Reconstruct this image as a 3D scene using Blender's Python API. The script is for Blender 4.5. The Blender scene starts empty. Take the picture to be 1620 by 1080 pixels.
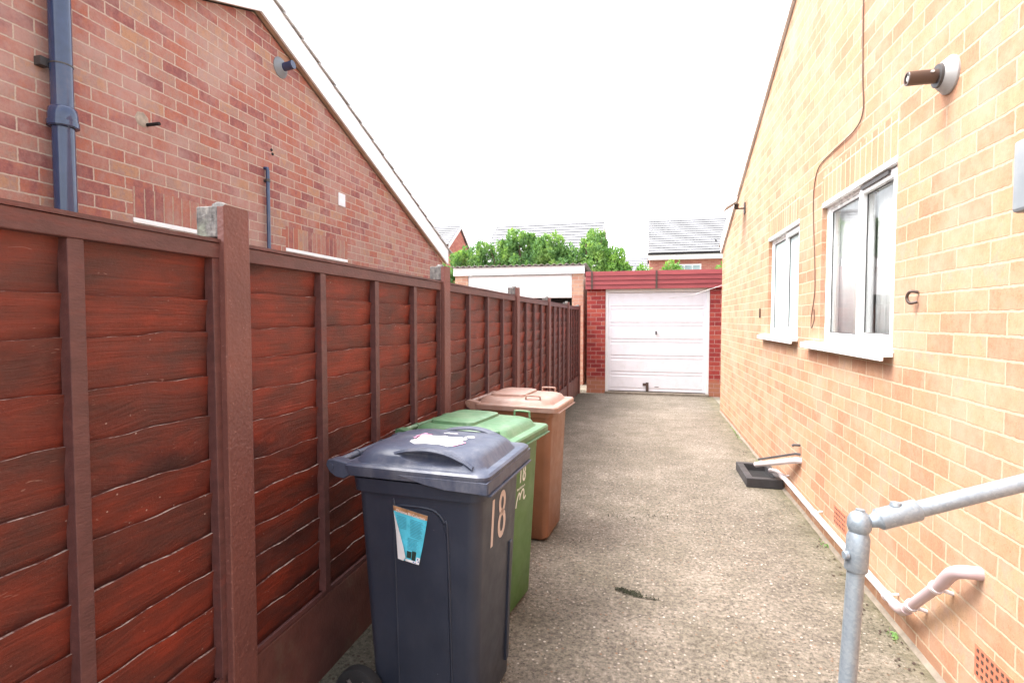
import bpy, bmesh, math, random
from mathutils import Vector, Matrix, noise
R = math.radians
random.seed(7)
scene = bpy.context.scene
C = scene.collection

# ---------------------------------------------------------------- camera, sky, sun, exposure
cam_d = bpy.data.cameras.new('camera'); cam = bpy.data.objects.new('camera', cam_d); C.objects.link(cam)
scene.camera = cam
cam.location = (0, 0, 1.505); cam.rotation_euler = (R(90 - 2.386), 0, R(14.036))
cam_d.sensor_width = 36; cam_d.lens = 18.667; cam_d.clip_end = 600; cam_d.clip_start = .05
scene.render.resolution_x = 1024; scene.render.resolution_y = 682

SUN_EL, SUN_AZ = 60, -98      # azimuth from +Y, negative = towards -X
w = bpy.data.worlds.new('World'); scene.world = w; w.use_nodes = True
nt = w.node_tree; nt.nodes.clear()
sky = nt.nodes.new('ShaderNodeTexSky'); sky.sky_type = 'NISHITA'; sky.sun_disc = False
sky.sun_elevation = R(SUN_EL); sky.sun_rotation = R(SUN_AZ); sky.air_density = 1.0; sky.dust_density = 4.0; sky.ozone_density = 1
hs = nt.nodes.new('ShaderNodeHueSaturation'); hs.inputs['Saturation'].default_value = .22
bg = nt.nodes.new('ShaderNodeBackground'); bg.inputs['Strength'].default_value = .15
wo = nt.nodes.new('ShaderNodeOutputWorld')
nt.links.new(sky.outputs[0], hs.inputs['Color']); nt.links.new(hs.outputs[0], bg.inputs[0]); nt.links.new(bg.outputs[0], wo.inputs[0])
sd = bpy.data.lights.new('sun', 'SUN'); sun = bpy.data.objects.new('sun', sd); C.objects.link(sun)
sd.energy = .8; sd.angle = R(25); sd.color = (1, .95, .87)
_s = Vector((math.sin(R(SUN_AZ)) * math.cos(R(SUN_EL)), math.cos(R(SUN_AZ)) * math.cos(R(SUN_EL)), math.sin(R(SUN_EL))))
sun.rotation_euler = _s.to_track_quat('Z', 'Y').to_euler()
scene.view_settings.view_transform = 'Standard'; scene.view_settings.look = 'None'
scene.view_settings.exposure = 2.32; scene.view_settings.gamma = 1

# ---------------------------------------------------------------- material helpers
class NT:
    def __init__(s, name):
        s.m = bpy.data.materials.new(name); s.m.use_nodes = True; s.t = s.m.node_tree; s.t.nodes.clear()
        s.out = s.t.nodes.new('ShaderNodeOutputMaterial'); s.b = s.t.nodes.new('ShaderNodeBsdfPrincipled')
        s.t.links.new(s.b.outputs[0], s.out.inputs[0])
    def n(s, ty, **kw):
        nd = s.t.nodes.new(ty)
        for k, v in kw.items(): setattr(nd, k, v)
        return nd
    def l(s, a, b): s.t.links.new(a, b)
    def put(s, sock, v):
        if hasattr(v, 'is_output') or isinstance(v, bpy.types.NodeSocket): s.l(v, sock)
        else: sock.default_value = v
    def pos(s, obj=False):
        if obj: return s.n('ShaderNodeTexCoord').outputs['Object']
        return s.n('ShaderNodeNewGeometry').outputs['Position']
    def math(s, op, a, b=0., c=0.):
        nd = s.n('ShaderNodeMath', operation=op); s.put(nd.inputs[0], a); s.put(nd.inputs[1], b); s.put(nd.inputs[2], c); return nd.outputs[0]
    def scale(s, vec, xyz):
        nd = s.n('ShaderNodeVectorMath', operation='MULTIPLY'); s.l(vec, nd.inputs[0]); nd.inputs[1].default_value = xyz; return nd.outputs[0]
    def noise(s, vec, sc, det=3, rough=.55, dist=0):
        nd = s.n('ShaderNodeTexNoise'); s.l(vec, nd.inputs['Vector']); nd.inputs['Scale'].default_value = sc
        nd.inputs['Detail'].default_value = det; nd.inputs['Roughness'].default_value = rough; nd.inputs['Distortion'].default_value = dist
        return nd.outputs['Fac']
    def vor(s, vec, sc, feat='F1', out='Distance', rnd=1):
        nd = s.n('ShaderNodeTexVoronoi', feature=feat); s.l(vec, nd.inputs['Vector']); nd.inputs['Scale'].default_value = sc
        nd.inputs['Randomness'].default_value = rnd
        return nd.outputs[out]
    def ramp(s, fac, stops, interp='LINEAR'):
        nd = s.n('ShaderNodeValToRGB'); cr = nd.color_ramp; cr.interpolation = interp
        while len(cr.elements) < len(stops): cr.elements.new(.5)
        for e, (p, c) in zip(cr.elements, stops):
            e.position = p; e.color = (c, c, c, 1) if isinstance(c, (int, float)) else (*c, 1)
        s.put(nd.inputs[0], fac); return nd.outputs[0]
    def mix(s, f, a, b, mode='MIX'):
        nd = s.n('ShaderNodeMix', data_type='RGBA', blend_type=mode); s.put(nd.inputs[0], f)
        s.put(nd.inputs[6], a if not isinstance(a, tuple) else (*a, 1)); s.put(nd.inputs[7], b if not isinstance(b, tuple) else (*b, 1)); return nd.outputs[2]
    def bump(s, h, st=.3, d=.01, nrm=None):
        nd = s.n('ShaderNodeBump'); nd.inputs['Strength'].default_value = st; nd.inputs['Distance'].default_value = d
        s.l(h, nd.inputs['Height'])
        if nrm is not None: s.l(nrm, nd.inputs['Normal'])
        s.l(nd.outputs[0], s.b.inputs['Normal']); return nd.outputs[0]
    def set(s, **kw):
        mp = dict(col='Base Color', rough='Roughness', metal='Metallic', spec='Specular IOR Level', emit='Emission Color', coat='Coat Weight', alpha='Alpha', trans='Transmission Weight')
        for k, v in kw.items():
            s.put(s.b.inputs[mp[k]], (*v, 1) if isinstance(v, tuple) else v)
        return s
sepxyz = lambda s, v: (lambda nd: (s.l(v, nd.inputs[0]), nd.outputs)[1])(s.n('ShaderNodeSeparateXYZ'))

def simple(name, col, rough=.5, metal=0, spec=.5, var=.12, sc=6, bump=0, bsc=60, dirt=None, obj=False, dirtsc=3):
    s = NT(name); p = s.pos(obj)
    n = s.noise(p, sc, 4, .6)
    lo = tuple(c * (1 - var) for c in col); hi = tuple(min(1, c * (1 + var)) for c in col)
    c = s.ramp(n, [(.3, lo), (.7, hi)])
    if dirt:
        m = s.ramp(s.noise(p, dirtsc, 6, .7), [(.52, 0.), (.72, dirt[1])])
        c = s.mix(m, c, dirt[0])
    s.set(col=c, metal=metal, spec=spec); s.set(rough=s.ramp(s.noise(p, sc * 2.3, 3), [(.3, max(.02, rough - .06)), (.7, min(1, rough + .08))]))
    if bump: s.bump(s.noise(p, bsc, 4, .6), bump, .004)
    return s.m

def brick(name, stops, mortar, bw=.2165, rh=.086, ms=.0055, off=(0, 0), soldier=False, patch=None, dark=None, base=None, bumpd=.006):
    s = NT(name); p = s.pos()
    xyz = sepxyz(s, p)
    d = s.math('MULTIPLY', s.math('SUBTRACT', s.noise(p, 3.1, 3), .5), .016)
    d2 = s.math('MULTIPLY', s.math('SUBTRACT', s.noise(p, 38, 3), .5), .010)
    u = s.math('ADD', s.math('ADD', xyz[0], xyz[1]), s.math('ADD', s.math('ADD', d, d2), off[0]))
    v = s.math('ADD', xyz[2], s.math('ADD', d2, s.math('ADD', s.math('MULTIPLY', d, .5), off[1])))
    cb = s.n('ShaderNodeCombineXYZ'); s.l(u, cb.inputs[0]); s.l(v, cb.inputs[1])
    bt = s.n('ShaderNodeTexBrick'); s.l(cb.outputs[0], bt.inputs['Vector'])
    bt.offset = 0 if soldier else .5; bt.offset_frequency = 2; bt.squash = 1
    bt.inputs['Scale'].default_value = 1; bt.inputs['Mortar Size'].default_value = ms; bt.inputs['Mortar Smooth'].default_value = .25
    bt.inputs['Brick Width'].default_value = .0795 if soldier else bw; bt.inputs['Row Height'].default_value = .9 if soldier else rh
    bt.inputs['Color1'].default_value = (0, 0, 0, 1); bt.inputs['Color2'].default_value = (1, 1, 1, 1); bt.inputs['Mortar'].default_value = (.5, .5, .5, 1)
    rnd = bt.outputs['Color']; fac = bt.outputs['Fac']
    fine = s.noise(p, 95, 4, .7); mid = s.noise(p, 11, 4, .65)
    rr = s.math('ADD', rnd, s.math('ADD', s.math('MULTIPLY', s.math('SUBTRACT', mid, .5), .9), s.math('MULTIPLY', s.math('SUBTRACT', s.noise(s.scale(p, (1, 1, .45)), 24, 4, .7), .5), .8)))
    c = s.ramp(rr, stops)
    c = s.mix(1., c, s.ramp(fine, [(.25, .8), (.5, 1.), (.78, 1.14)]), 'MULTIPLY')
    c = s.mix(1., c, s.ramp(s.noise(p, 150, 3, .6), [(.27, .55), (.37, 1.)]), 'MULTIPLY')
    if patch:   # pale lime bloom
        m = s.ramp(s.math('ADD', s.noise(p, patch[2], 5, .65), s.math('MULTIPLY', s.math('SUBTRACT', s.noise(p, 18, 4, .7), .5), .35)), [(.44, 0.), (.66, patch[1])])
        c = s.mix(m, c, patch[0])
    if dark:
        m = s.ramp(s.noise(p, 1.7, 6, .7), [(.55, 0.), (.75, dark[1])]); c = s.mix(m, c, dark[0])
    if base:    # splash stained bottom courses
        hh = s.math('ADD', xyz[2], s.math('MULTIPLY', s.noise(p, 9, 4), .12))
        m = s.ramp(hh, [(base[1] * .75, base[2]), (base[1], 0.)]); c = s.mix(m, c, base[0])
    mc = s.mix(s.ramp(s.noise(p, 60, 3), [(.3, 0.), (.7, 1.)]), tuple(x * .82 for x in mortar), mortar)
    c = s.mix(fac, c, mc)
    s.set(col=c, rough=.85, spec=.25)
    h = s.math('ADD', s.math('MULTIPLY', s.math('SUBTRACT', 1., fac), 1.), s.math('MULTIPLY', s.math('ADD', fine, mid), .28))
    s.bump(h, .8, bumpd)
    return s.m

left_stops = [(0, (.25, .095, .088)), (.2, (.33, .125, .105)), (.38, (.40, .145, .095)), (.55, (.36, .155, .125)), (.72, (.39, .19, .145)), (.86, (.34, .21, .175)), (1, (.42, .225, .14))]
right_stops = [(0, (.39, .196, .118)), (.3, (.42, .222, .132)), (.6, (.445, .25, .146)), (.85, (.455, .28, .164)), (1, (.42, .265, .185))]
M = {}
M['brick_left'] = brick('red multi brick', left_stops, (.55, .42, .34), patch=((.45, .30, .265), .55, 2.2), dark=((.26, .13, .10), .2))
M['brick_left_soldier'] = brick('red soldier brick', left_stops, (.46, .34, .26), soldier=True, patch=((.42, .29, .24), .7, 2.2), off=(0, .2))
M['brick_right'] = brick('buff orange brick', right_stops, (.55, .41, .29), off=(.05, .015), patch=((.52, .36, .27), .5, 2.6), base=((.30, .16, .10), .125, .8), bumpd=.005)
M['brick_right_soldier'] = brick('buff soldier brick', right_stops, (.64, .52, .36), soldier=True, off=(0, .2), bumpd=.005)
gst = [(0, (.24, .035, .035)), (.5, (.34, .05, .045)), (1, (.42, .10, .07))]
M['brick_garage'] = brick('painted garage brick', gst, (.48, .27, .24), base=((.40, .20, .12), .42, .7))
M['brick_pale'] = brick('pale garage brick', [(0, (.5, .26, .19)), (1, (.62, .4, .28))], (.6, .48, .4))
M['brick_far'] = brick('far house brick', [(0, (.38, .13, .10)), (1, (.50, .22, .16))], (.5, .35, .3))
M['white'] = simple('white gloss paint', (.82, .82, .83), .35, var=.03, dirt=((.62, .60, .56), .25))
M['white_door'] = simple('white enamel door', (.80, .78, .83), .4, var=.04, dirt=((.55, .52, .48), .3), dirtsc=4)
M['upvc'] = simple('white upvc', (.84, .84, .84), .28, var=.02)
M['black_plastic'] = simple('sky-tinted black plastic', (.030, .050, .115), .10, spec=.6, var=.2, dirt=((.10, .07, .06), .35))  # blue base colour stands in for the reflected sky
M['grey_flue'] = simple('grey flue plate', (.38, .38, .38), .5, var=.1)
M['dark_brown'] = simple('dark brown plastic', (.075, .045, .035), .4, var=.2)
M['dark_grey'] = simple('dark grey plastic', (.06, .055, .055), .5, var=.2)
M['meter'] = simple('weathered grey box', (.22, .24, .26), .5, var=.12, dirt=((.36, .36, .36), .4))
M['roof_edge'] = simple('weathered roof tile', (.42, .39, .37), .9, var=.25, sc=14, bump=.5, bsc=40)
M['roof_pale'] = simple('pale right roof tile', (.50, .48, .46), .9, var=.15, sc=14)  # lighter tile grey for the right bungalow
M['roof_far'] = simple('pale grey roof tile', (.26, .26, .275), .8, var=.06, sc=3)
M['roof_corr'] = simple('corrugated cement sheet', (.27, .24, .22), .9, var=.3, sc=12, bump=.4)
M['pipe_white'] = simple('white waste pipe', (.62, .56, .57), .4, var=.05, dirt=((.5, .42, .38), .4))
M['pipe_pink'] = simple('painted pinkish waste pipe', (.48, .36, .37), .35, var=.07, dirt=((.45, .30, .26), .4))
M['gully'] = simple('black gully surround', (.045, .042, .045), .6, var=.3, bump=.3)
M['terracotta'] = simple('terracotta airbrick', (.48, .16, .09), .8, var=.2, bump=.3)
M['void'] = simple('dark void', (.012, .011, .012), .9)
M['interior'] = simple('cream room plaster', (.7, .68, .64), .9)
M['cement'] = simple('cement', (.20, .165, .13), .95, var=.25, sc=14, bump=.6, bsc=50)
M['mortar'] = simple('pale repair mortar', (.36, .29, .23), .95, var=.3, sc=20, bump=.6)
M['cord'] = simple('white cord', (.75, .74, .73), .5)
M['cable'] = simple('brown cable', (.14, .085, .06), .6)
M['soffit'] = simple('brown soffit edge', (.50, .36, .26), .7, var=.2)
M['rubber'] = simple('tyre rubber', (.012, .012, .014), .7, var=.3, bump=.3)
M['curtain'] = simple('net curtain', (.80, .80, .80), .9, var=.04)
M['blind'] = simple('grey roller blind', (.66, .66, .67), .9, var=.03)

def galv():
    s = NT('galvanised steel'); p = s.pos(True)
    c = s.ramp(s.vor(p, 170, out='Color'), [(.1, (.24, .28, .32)), (.9, (.31, .35, .39))])
    c = s.mix(s.ramp(s.noise(p, 22, 5, .7), [(.5, 0.), (.7, .35)]), c, (.44, .46, .48))
    s.set(col=c, rough=.45, metal=.5); s.bump(s.noise(p, 90, 4), .25, .002); return s.m
M['galv'] = galv()

def glass():
    s = NT('window glass'); s.t.nodes.remove(s.b)
    tr = s.n('ShaderNodeBsdfTransparent'); tr.inputs[0].default_value = (.97, .98, .975, 1)
    gl = s.n('ShaderNodeBsdfGlossy'); gl.inputs['Roughness'].default_value = .01; gl.inputs[0].default_value = (1, 1, 1, 1)
    lw = s.n('ShaderNodeLayerWeight'); fr = s.n('ShaderNodeMath', operation='MULTIPLY_ADD'); s.l(s.math('POWER', lw.outputs['Facing'], 4.), fr.inputs[0]); fr.inputs[1].default_value = .55; fr.inputs[2].default_value = .03
    mx = s.n('ShaderNodeMixShader'); s.l(fr.outputs[0], mx.inputs[0]); s.l(tr.outputs[0], mx.inputs[1]); s.l(gl.outputs[0], mx.inputs[2]); s.l(mx.outputs[0], s.out.inputs[0])
    return s.m
M['glass'] = glass()
s = NT('obscure glass'); s.set(col=(.60, .72, .72), rough=.22, spec=.7); s.bump(s.noise(s.pos(), 45, 3), .5, .01); M['obscure'] = s.m
M['far_glass'] = simple('far window glass', (.25, .33, .34), .15, var=.3, sc=2)

def wood(name='stained fence boards'):
    s = NT(name); p = s.pos()
    at = s.n('ShaderNodeAttribute', attribute_name='plank').outputs['Fac']
    off = s.n('ShaderNodeCombineXYZ'); s.l(s.math('MULTIPLY', at, 37.), off.inputs[0]); s.l(s.math('MULTIPLY', at, 19.), off.inputs[1]); s.l(s.math('MULTIPLY', at, 3.), off.inputs[2])
    ad = s.n('ShaderNodeVectorMath', operation='ADD'); s.l(p, ad.inputs[0]); s.l(off.outputs[0], ad.inputs[1]); q = ad.outputs[0]
    # knots: stretched voronoi, sparse
    kq = s.scale(q, (2., 1.7, 5.0))
    kd = s.vor(kq, 1.0); kn = s.ramp(kd, [(.0, 1.), (.10, .75), (.24, 0.)])
    gq = s.scale(q, (4, 1.1, 34))
    warp = s.math('MULTIPLY', s.ramp(kd, [(0, 1.), (.45, 0.)]), 1.0)
    wv = s.n('ShaderNodeCombineXYZ'); s.l(warp, wv.inputs[2]); a2 = s.n('ShaderNodeVectorMath', operation='ADD'); s.l(gq, a2.inputs[0]); s.l(s.scale(wv.outputs[0], (0, 0, 2.2)), a2.inputs[1]); gq = a2.outputs[0]
    grain = s.noise(gq, 2.6, 6, .7, .4)
    blot = s.noise(s.scale(q, (1, 1.0, 2.6)), 3.2, 5, .65)
    t = s.math('ADD', s.math('MULTIPLY', blot, 1.1), s.math('MULTIPLY', at, .13))
    c = s.ramp(t, [(.34, (.066, .027, .024)), (.47, (.092, .028, .022)), (.57, (.125, .028, .019)), (.69, (.172, .030, .017)), (.84, (.24, .036, .018))])
    c = s.mix(1., c, s.ramp(grain, [(.28, .68), (.5, 1.), (.72, 1.25)]), 'MULTIPLY')
    c = s.mix(s.math('MULTIPLY', s.ramp(kd, [(.12, 1.), (.42, 0.)]), s.ramp(s.noise(s.scale(p, (1, 5, 3)), 4, 4, .7), [(.4, 0.), (.55, .7)])), c, (.075, .013, .011))
    c = s.mix(s.math('MULTIPLY', kn, .85), c, (.035, .013, .012))
    sp = s.ramp(s.vor(s.scale(p, (1, 1, 1)), 26, rnd=1), [(.0, 1.), (.05, 1.), (.075, 0.)])
    sp = s.math('MULTIPLY', sp, s.ramp(s.noise(p, 2.7, 2), [(.44, 0.), (.6, .8)]))
    sc_ = s.ramp(s.noise(s.scale(q, (1, 6, 26)), 3.2, 2, .5, 1.5), [(.72, 0.), (.76, .55)]); c = s.mix(sc_, c, (.33, .20, .165))
    c = s.mix(sp, c, (.5, .42, .38))
    # greyish worn film
    c = s.mix(s.ramp(s.noise(p, 1.9, 6, .7), [(.52, 0.), (.74, .35)]), c, (.12, .062, .057))
    s.set(col=c, rough=s.ramp(grain, [(.3, .42), (.7, .62)]), spec=.45)
    s.bump(s.math('ADD', grain, s.math('MULTIPLY', s.noise(p, 120, 3), .3)), .55, .006)
    return s.m
M['boards'] = wood()
def ledge():
    s = NT('raw worn board edges'); p = s.pos()
    m = s.ramp(s.noise(s.scale(p, (1, 3.5, 2)), 3, 5, .75), [(.47, 0.), (.58, 1.)])
    c = s.mix(m, (.13, .045, .035), s.ramp(s.noise(p, 50, 3), [(.3, (.28, .19, .16)), (.7, (.62, .52, .46))]))
    s.set(col=c, rough=.75); return s.m
M['ledge'] = ledge()
def rail():
    s = NT('brown rail paint'); p = s.pos()
    g = s.noise(s.scale(p, (6, 2, 6)), 6, 5, .6)
    c = s.ramp(g, [(.3, (.085, .034, .032)), (.55, (.115, .045, .042)), (.75, (.15, .06, .052))])
    c = s.mix(s.ramp(s.noise(s.scale(p, (3, .8, 3)), 5, 5, .7), [(.58, 0.), (.72, .5)]), c, (.19, .035, .024))
    s.set(col=c, rough=.5); s.bump(s.noise(s.scale(p, (8, 3, 8)), 20, 4), .4, .004); return s.m
M['rail'] = rail()
def postpaint():
    s = NT('painted concrete post'); p = s.pos()
    n = s.noise(p, 45, 5, .6); big = s.noise(p, 3, 4)
    c = s.ramp(big, [(.3, (.135, .050, .042)), (.6, (.175, .064, .052)), (.75, (.21, .055, .042))])
    c = s.mix(s.ramp(s.noise(p, 130, 3), [(.63, 0.), (.73, .5)]), c, (.40, .22, .18))
    s.set(col=c, rough=.5); s.bump(s.math('ADD', n, s.math('MULTIPLY', s.vor(p, 80), .4)), .6, .005); return s.m
M['post'] = postpaint()
def concrete_grey():
    s = NT('bare weathered concrete'); p = s.pos()
    c = s.ramp(s.noise(s.scale(p, (3, 3, 1)), 14, 5, .7), [(.32, (.07, .065, .065)), (.5, (.16, .15, .145)), (.68, (.30, .28, .26))])
    c = s.mix(s.ramp(s.noise(p, 9, 3), [(.6, 0.), (.75, .5)]), c, (.30, .34, .24))
    s.set(col=c, rough=.95); s.bump(s.noise(p, 60, 5), .8, .006); return s.m
M['concrete'] = concrete_grey()
M['gravel_board'] = simple('painted gravel board', (.125, .048, .04), .55, var=.3, sc=5, bump=.6, bsc=70, dirt=((.17, .14, .10), .6))

def drive():
    s = NT('exposed aggregate concrete'); p = s.pos(); xyz = sepxyz(s, p)
    big = s.noise(p, .9, 5, .6); mid = s.noise(p, 6, 5, .7); fine = s.noise(p, 42, 6, .8)
    c = s.ramp(s.math('ADD', s.math('MULTIPLY', big, .6), s.math('MULTIPLY', mid, .5)), [(.36, (.122, .102, .081)), (.52, (.174, .147, .118)), (.68, (.242, .206, .168))])
    c = s.mix(1., c, s.ramp(fine, [(.34, .28), (.45, .75), (.55, 1.15), (.66, 1.7)]), 'MULTIPLY')
    # pits
    pit = s.ramp(s.vor(p, 48), [(.10, 1.), (.22, 0.)]); pm = s.ramp(s.noise(p, 5, 3), [(.38, 0.), (.55, 1.)])
    c = s.mix(s.math('MULTIPLY', pit, s.math('MULTIPLY', pm, .9)), c, (.035, .028, .022))
    # pale and warm stones
    v1 = s.n('ShaderNodeTexVoronoi'); s.l(p, v1.inputs['Vector']); v1.inputs['Scale'].default_value = 46
    sc = sepxyz(s, v1.outputs['Color'])
    near = s.ramp(v1.outputs['Distance'], [(.2, 1.), (.32, 0.)])
    sel = s.ramp(sc[0], [(.52, 0.), (.54, 1.)])
    scol = s.ramp(sc[1], [(0, (.34, .28, .23)), (.3, (.46, .40, .34)), (.5, (.22, .12, .075)), (.66, (.085, .07, .06)), (.8, (.30, .25, .20)), (.93, (.58, .53, .47))], 'CONSTANT')
    c = s.mix(s.math('MULTIPLY', s.math('MULTIPLY', near, sel), .85), c, scol)
    v2 = s.n('ShaderNodeTexVoronoi'); s.l(p, v2.inputs['Vector']); v2.inputs['Scale'].default_value = 24
    s2 = sepxyz(s, v2.outputs['Color'])
    c = s.mix(s.math('MULTIPLY', s.ramp(v2.outputs['Distance'], [(.10, 1.), (.17, 0.)]), s.ramp(s2[0], [(.86, 0.), (.88, .7)])), c, (.50, .44, .38))
    # moss and damp along the right hand wall, the fence and in blotches
    e1 = s.ramp(s.math('ADD', xyz[0], s.math('MULTIPLY', mid, .35)), [(.2, 0.), (1., .0), (1., .0)])
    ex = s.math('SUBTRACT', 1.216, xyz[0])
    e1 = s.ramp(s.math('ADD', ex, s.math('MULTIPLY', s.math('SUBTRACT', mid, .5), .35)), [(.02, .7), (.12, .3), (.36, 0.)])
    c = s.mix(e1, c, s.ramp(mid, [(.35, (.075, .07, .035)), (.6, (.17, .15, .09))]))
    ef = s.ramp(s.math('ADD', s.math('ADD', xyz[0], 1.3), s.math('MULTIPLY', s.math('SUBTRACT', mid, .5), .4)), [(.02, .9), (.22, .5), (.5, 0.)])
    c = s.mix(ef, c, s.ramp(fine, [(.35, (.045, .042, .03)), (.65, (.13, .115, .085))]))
    bl = s.ramp(s.noise(p, 2.2, 6, .75), [(.46, 0.), (.66, .62)])
    c = s.mix(bl, c, s.ramp(fine, [(.35, (.055, .048, .033)), (.6, (.15, .128, .095))]))
    pl = s.ramp(s.noise(p, 3.1, 6, .75, .5), [(.58, 0.), (.70, .6)])
    c = s.mix(pl, c, s.ramp(fine, [(.35, (.14, .12, .095)), (.65, (.33, .285, .235))]))
    s.set(col=c, rough=.9, spec=.3)
    s.bump(s.math('ADD', s.math('MULTIPLY', fine, 1.), s.math('SUBTRACT', s.math('MULTIPLY', near, .5), s.math('MULTIPLY', pit, .8))), .9, .006)
    return s.m
M['drive'] = drive()
M['soil'] = simple('yard ground', (.20, .18, .14), .95, var=.3, sc=2, bump=.5, bsc=20)

def plastic(name, col, dusty, top=.5):
    s = NT(name); p = s.pos(True)
    c = s.ramp(s.noise(p, 5, 4), [(.3, tuple(x * .88 for x in col)), (.7, tuple(x * 1.12 for x in col))])
    c = s.mix(s.ramp(s.noise(s.scale(p, (1, 1, .5)), 9, 6, .75), [(.45, 0.), (.8, top)]), c, dusty)
    fl = s.ramp(s.vor(p, 24), [(0, 1.), (.03, 1.), (.05, 0.)]); fl = s.math('MULTIPLY', fl, s.ramp(s.noise(p, 6, 2), [(.5, 0.), (.6, .6)]))
    c = s.mix(fl, c, tuple(min(.7, x * 2.5 + .12) for x in dusty))
    s.set(col=c, rough=s.ramp(s.noise(p, 14, 4), [(.3, .34), (.7, .5)]), spec=.5)
    s.bump(s.noise(p, 220, 3), .12, .002); return s.m
M['navy'] = plastic('navy bin plastic', (.023, .029, .048), (.055, .058, .075), .45)
M['navy_lid'] = plastic('navy lid plastic', (.055, .066, .105), (.20, .20, .23), .7)  # dust plus reflected sky, both lightened into the lid colour
M['green'] = plastic('green bin plastic', (.065, .155, .035), (.12, .18, .075), .35)
M['green_lid'] = plastic('glare-pale green lid plastic', (.095, .20, .10), (.27, .32, .22), .7)  # paler than the body: sky glare is put into the colour
M['brown'] = plastic('brown bin plastic', (.215, .088, .044), (.27, .14, .085), .45)
M['brown_lid'] = plastic('glare-pale brown lid plastic', (.34, .20, .155), (.42, .30, .26), .7)  # brown lightened to carry the sky glare on the lid
M['ink'] = simple('pale painted numerals', (.56, .46, .42), .5, var=.1, obj=True)
M['ink_white'] = simple('white print', (.75, .76, .72), .5, obj=True)
M['cyan'] = simple('cyan leaflet print', (.09, .50, .66), .3, var=.25, sc=12, obj=True)
M['paper'] = simple('white paper', (.72, .70, .72), .6, obj=True)
M['orange_print'] = simple('orange brown print', (.36, .19, .10), .4, var=.4, sc=40, obj=True)
M['teal_print'] = simple('dark text print', (.03, .16, .24), .4, obj=True)
M['dark_print'] = simple('dark picture print', (.02, .035, .03), .4, obj=True)
M['blue_print'] = simple('blue print', (.03, .12, .4), .4, obj=True)
M['pink_print'] = simple('pink torn print', (.62, .28, .42), .6, var=.2, sc=40, obj=True)
def fascia():
    s = NT('red painted fascia boards'); p = s.pos()
    c = s.ramp(s.noise(s.scale(p, (1, 1, 6)), 3, 5, .6), [(.3, (.22, .028, .034)), (.7, (.31, .050, .052))])
    s.set(col=c, rough=.5); return s.m
M['fascia'] = fascia()
def leafm(name, a, b, c3):
    s = NT(name); p = s.pos()
    c = s.ramp(s.noise(p, 1.6, 5, .75), [(.32, a), (.5, b), (.66, c3)])
    s.set(col=c, rough=.6, spec=.25)
    tl = s.n('ShaderNodeBsdfTranslucent'); s.l(s.mix(1., c, (1.3, 1.25, .6), 'MULTIPLY'), tl.inputs[0])
    mx = s.n('ShaderNodeMixShader'); mx.inputs[0].default_value = .35; s.l(s.b.outputs[0], mx.inputs[1]); s.l(tl.outputs[0], mx.inputs[2]); s.l(mx.outputs[0], s.out.inputs[0])
    return s.m
M['leaf'] = leafm('conifer foliage', (.075, .165, .075), (.15, .29, .10), (.30, .45, .13))
M['leaf_light'] = leafm('pale green foliage', (.10, .22, .06), (.17, .33, .08), (.28, .45, .12))
M['bark'] = simple('bark', (.12, .08, .055), .9, var=.3, bump=.6)
M['moss'] = simple('moss', (.026, .028, .013), .95, var=.5, sc=40, bump=.8)
M['debris'] = simple('dead leaf litter', (.055, .035, .025), .9, var=.4, sc=30)

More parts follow.
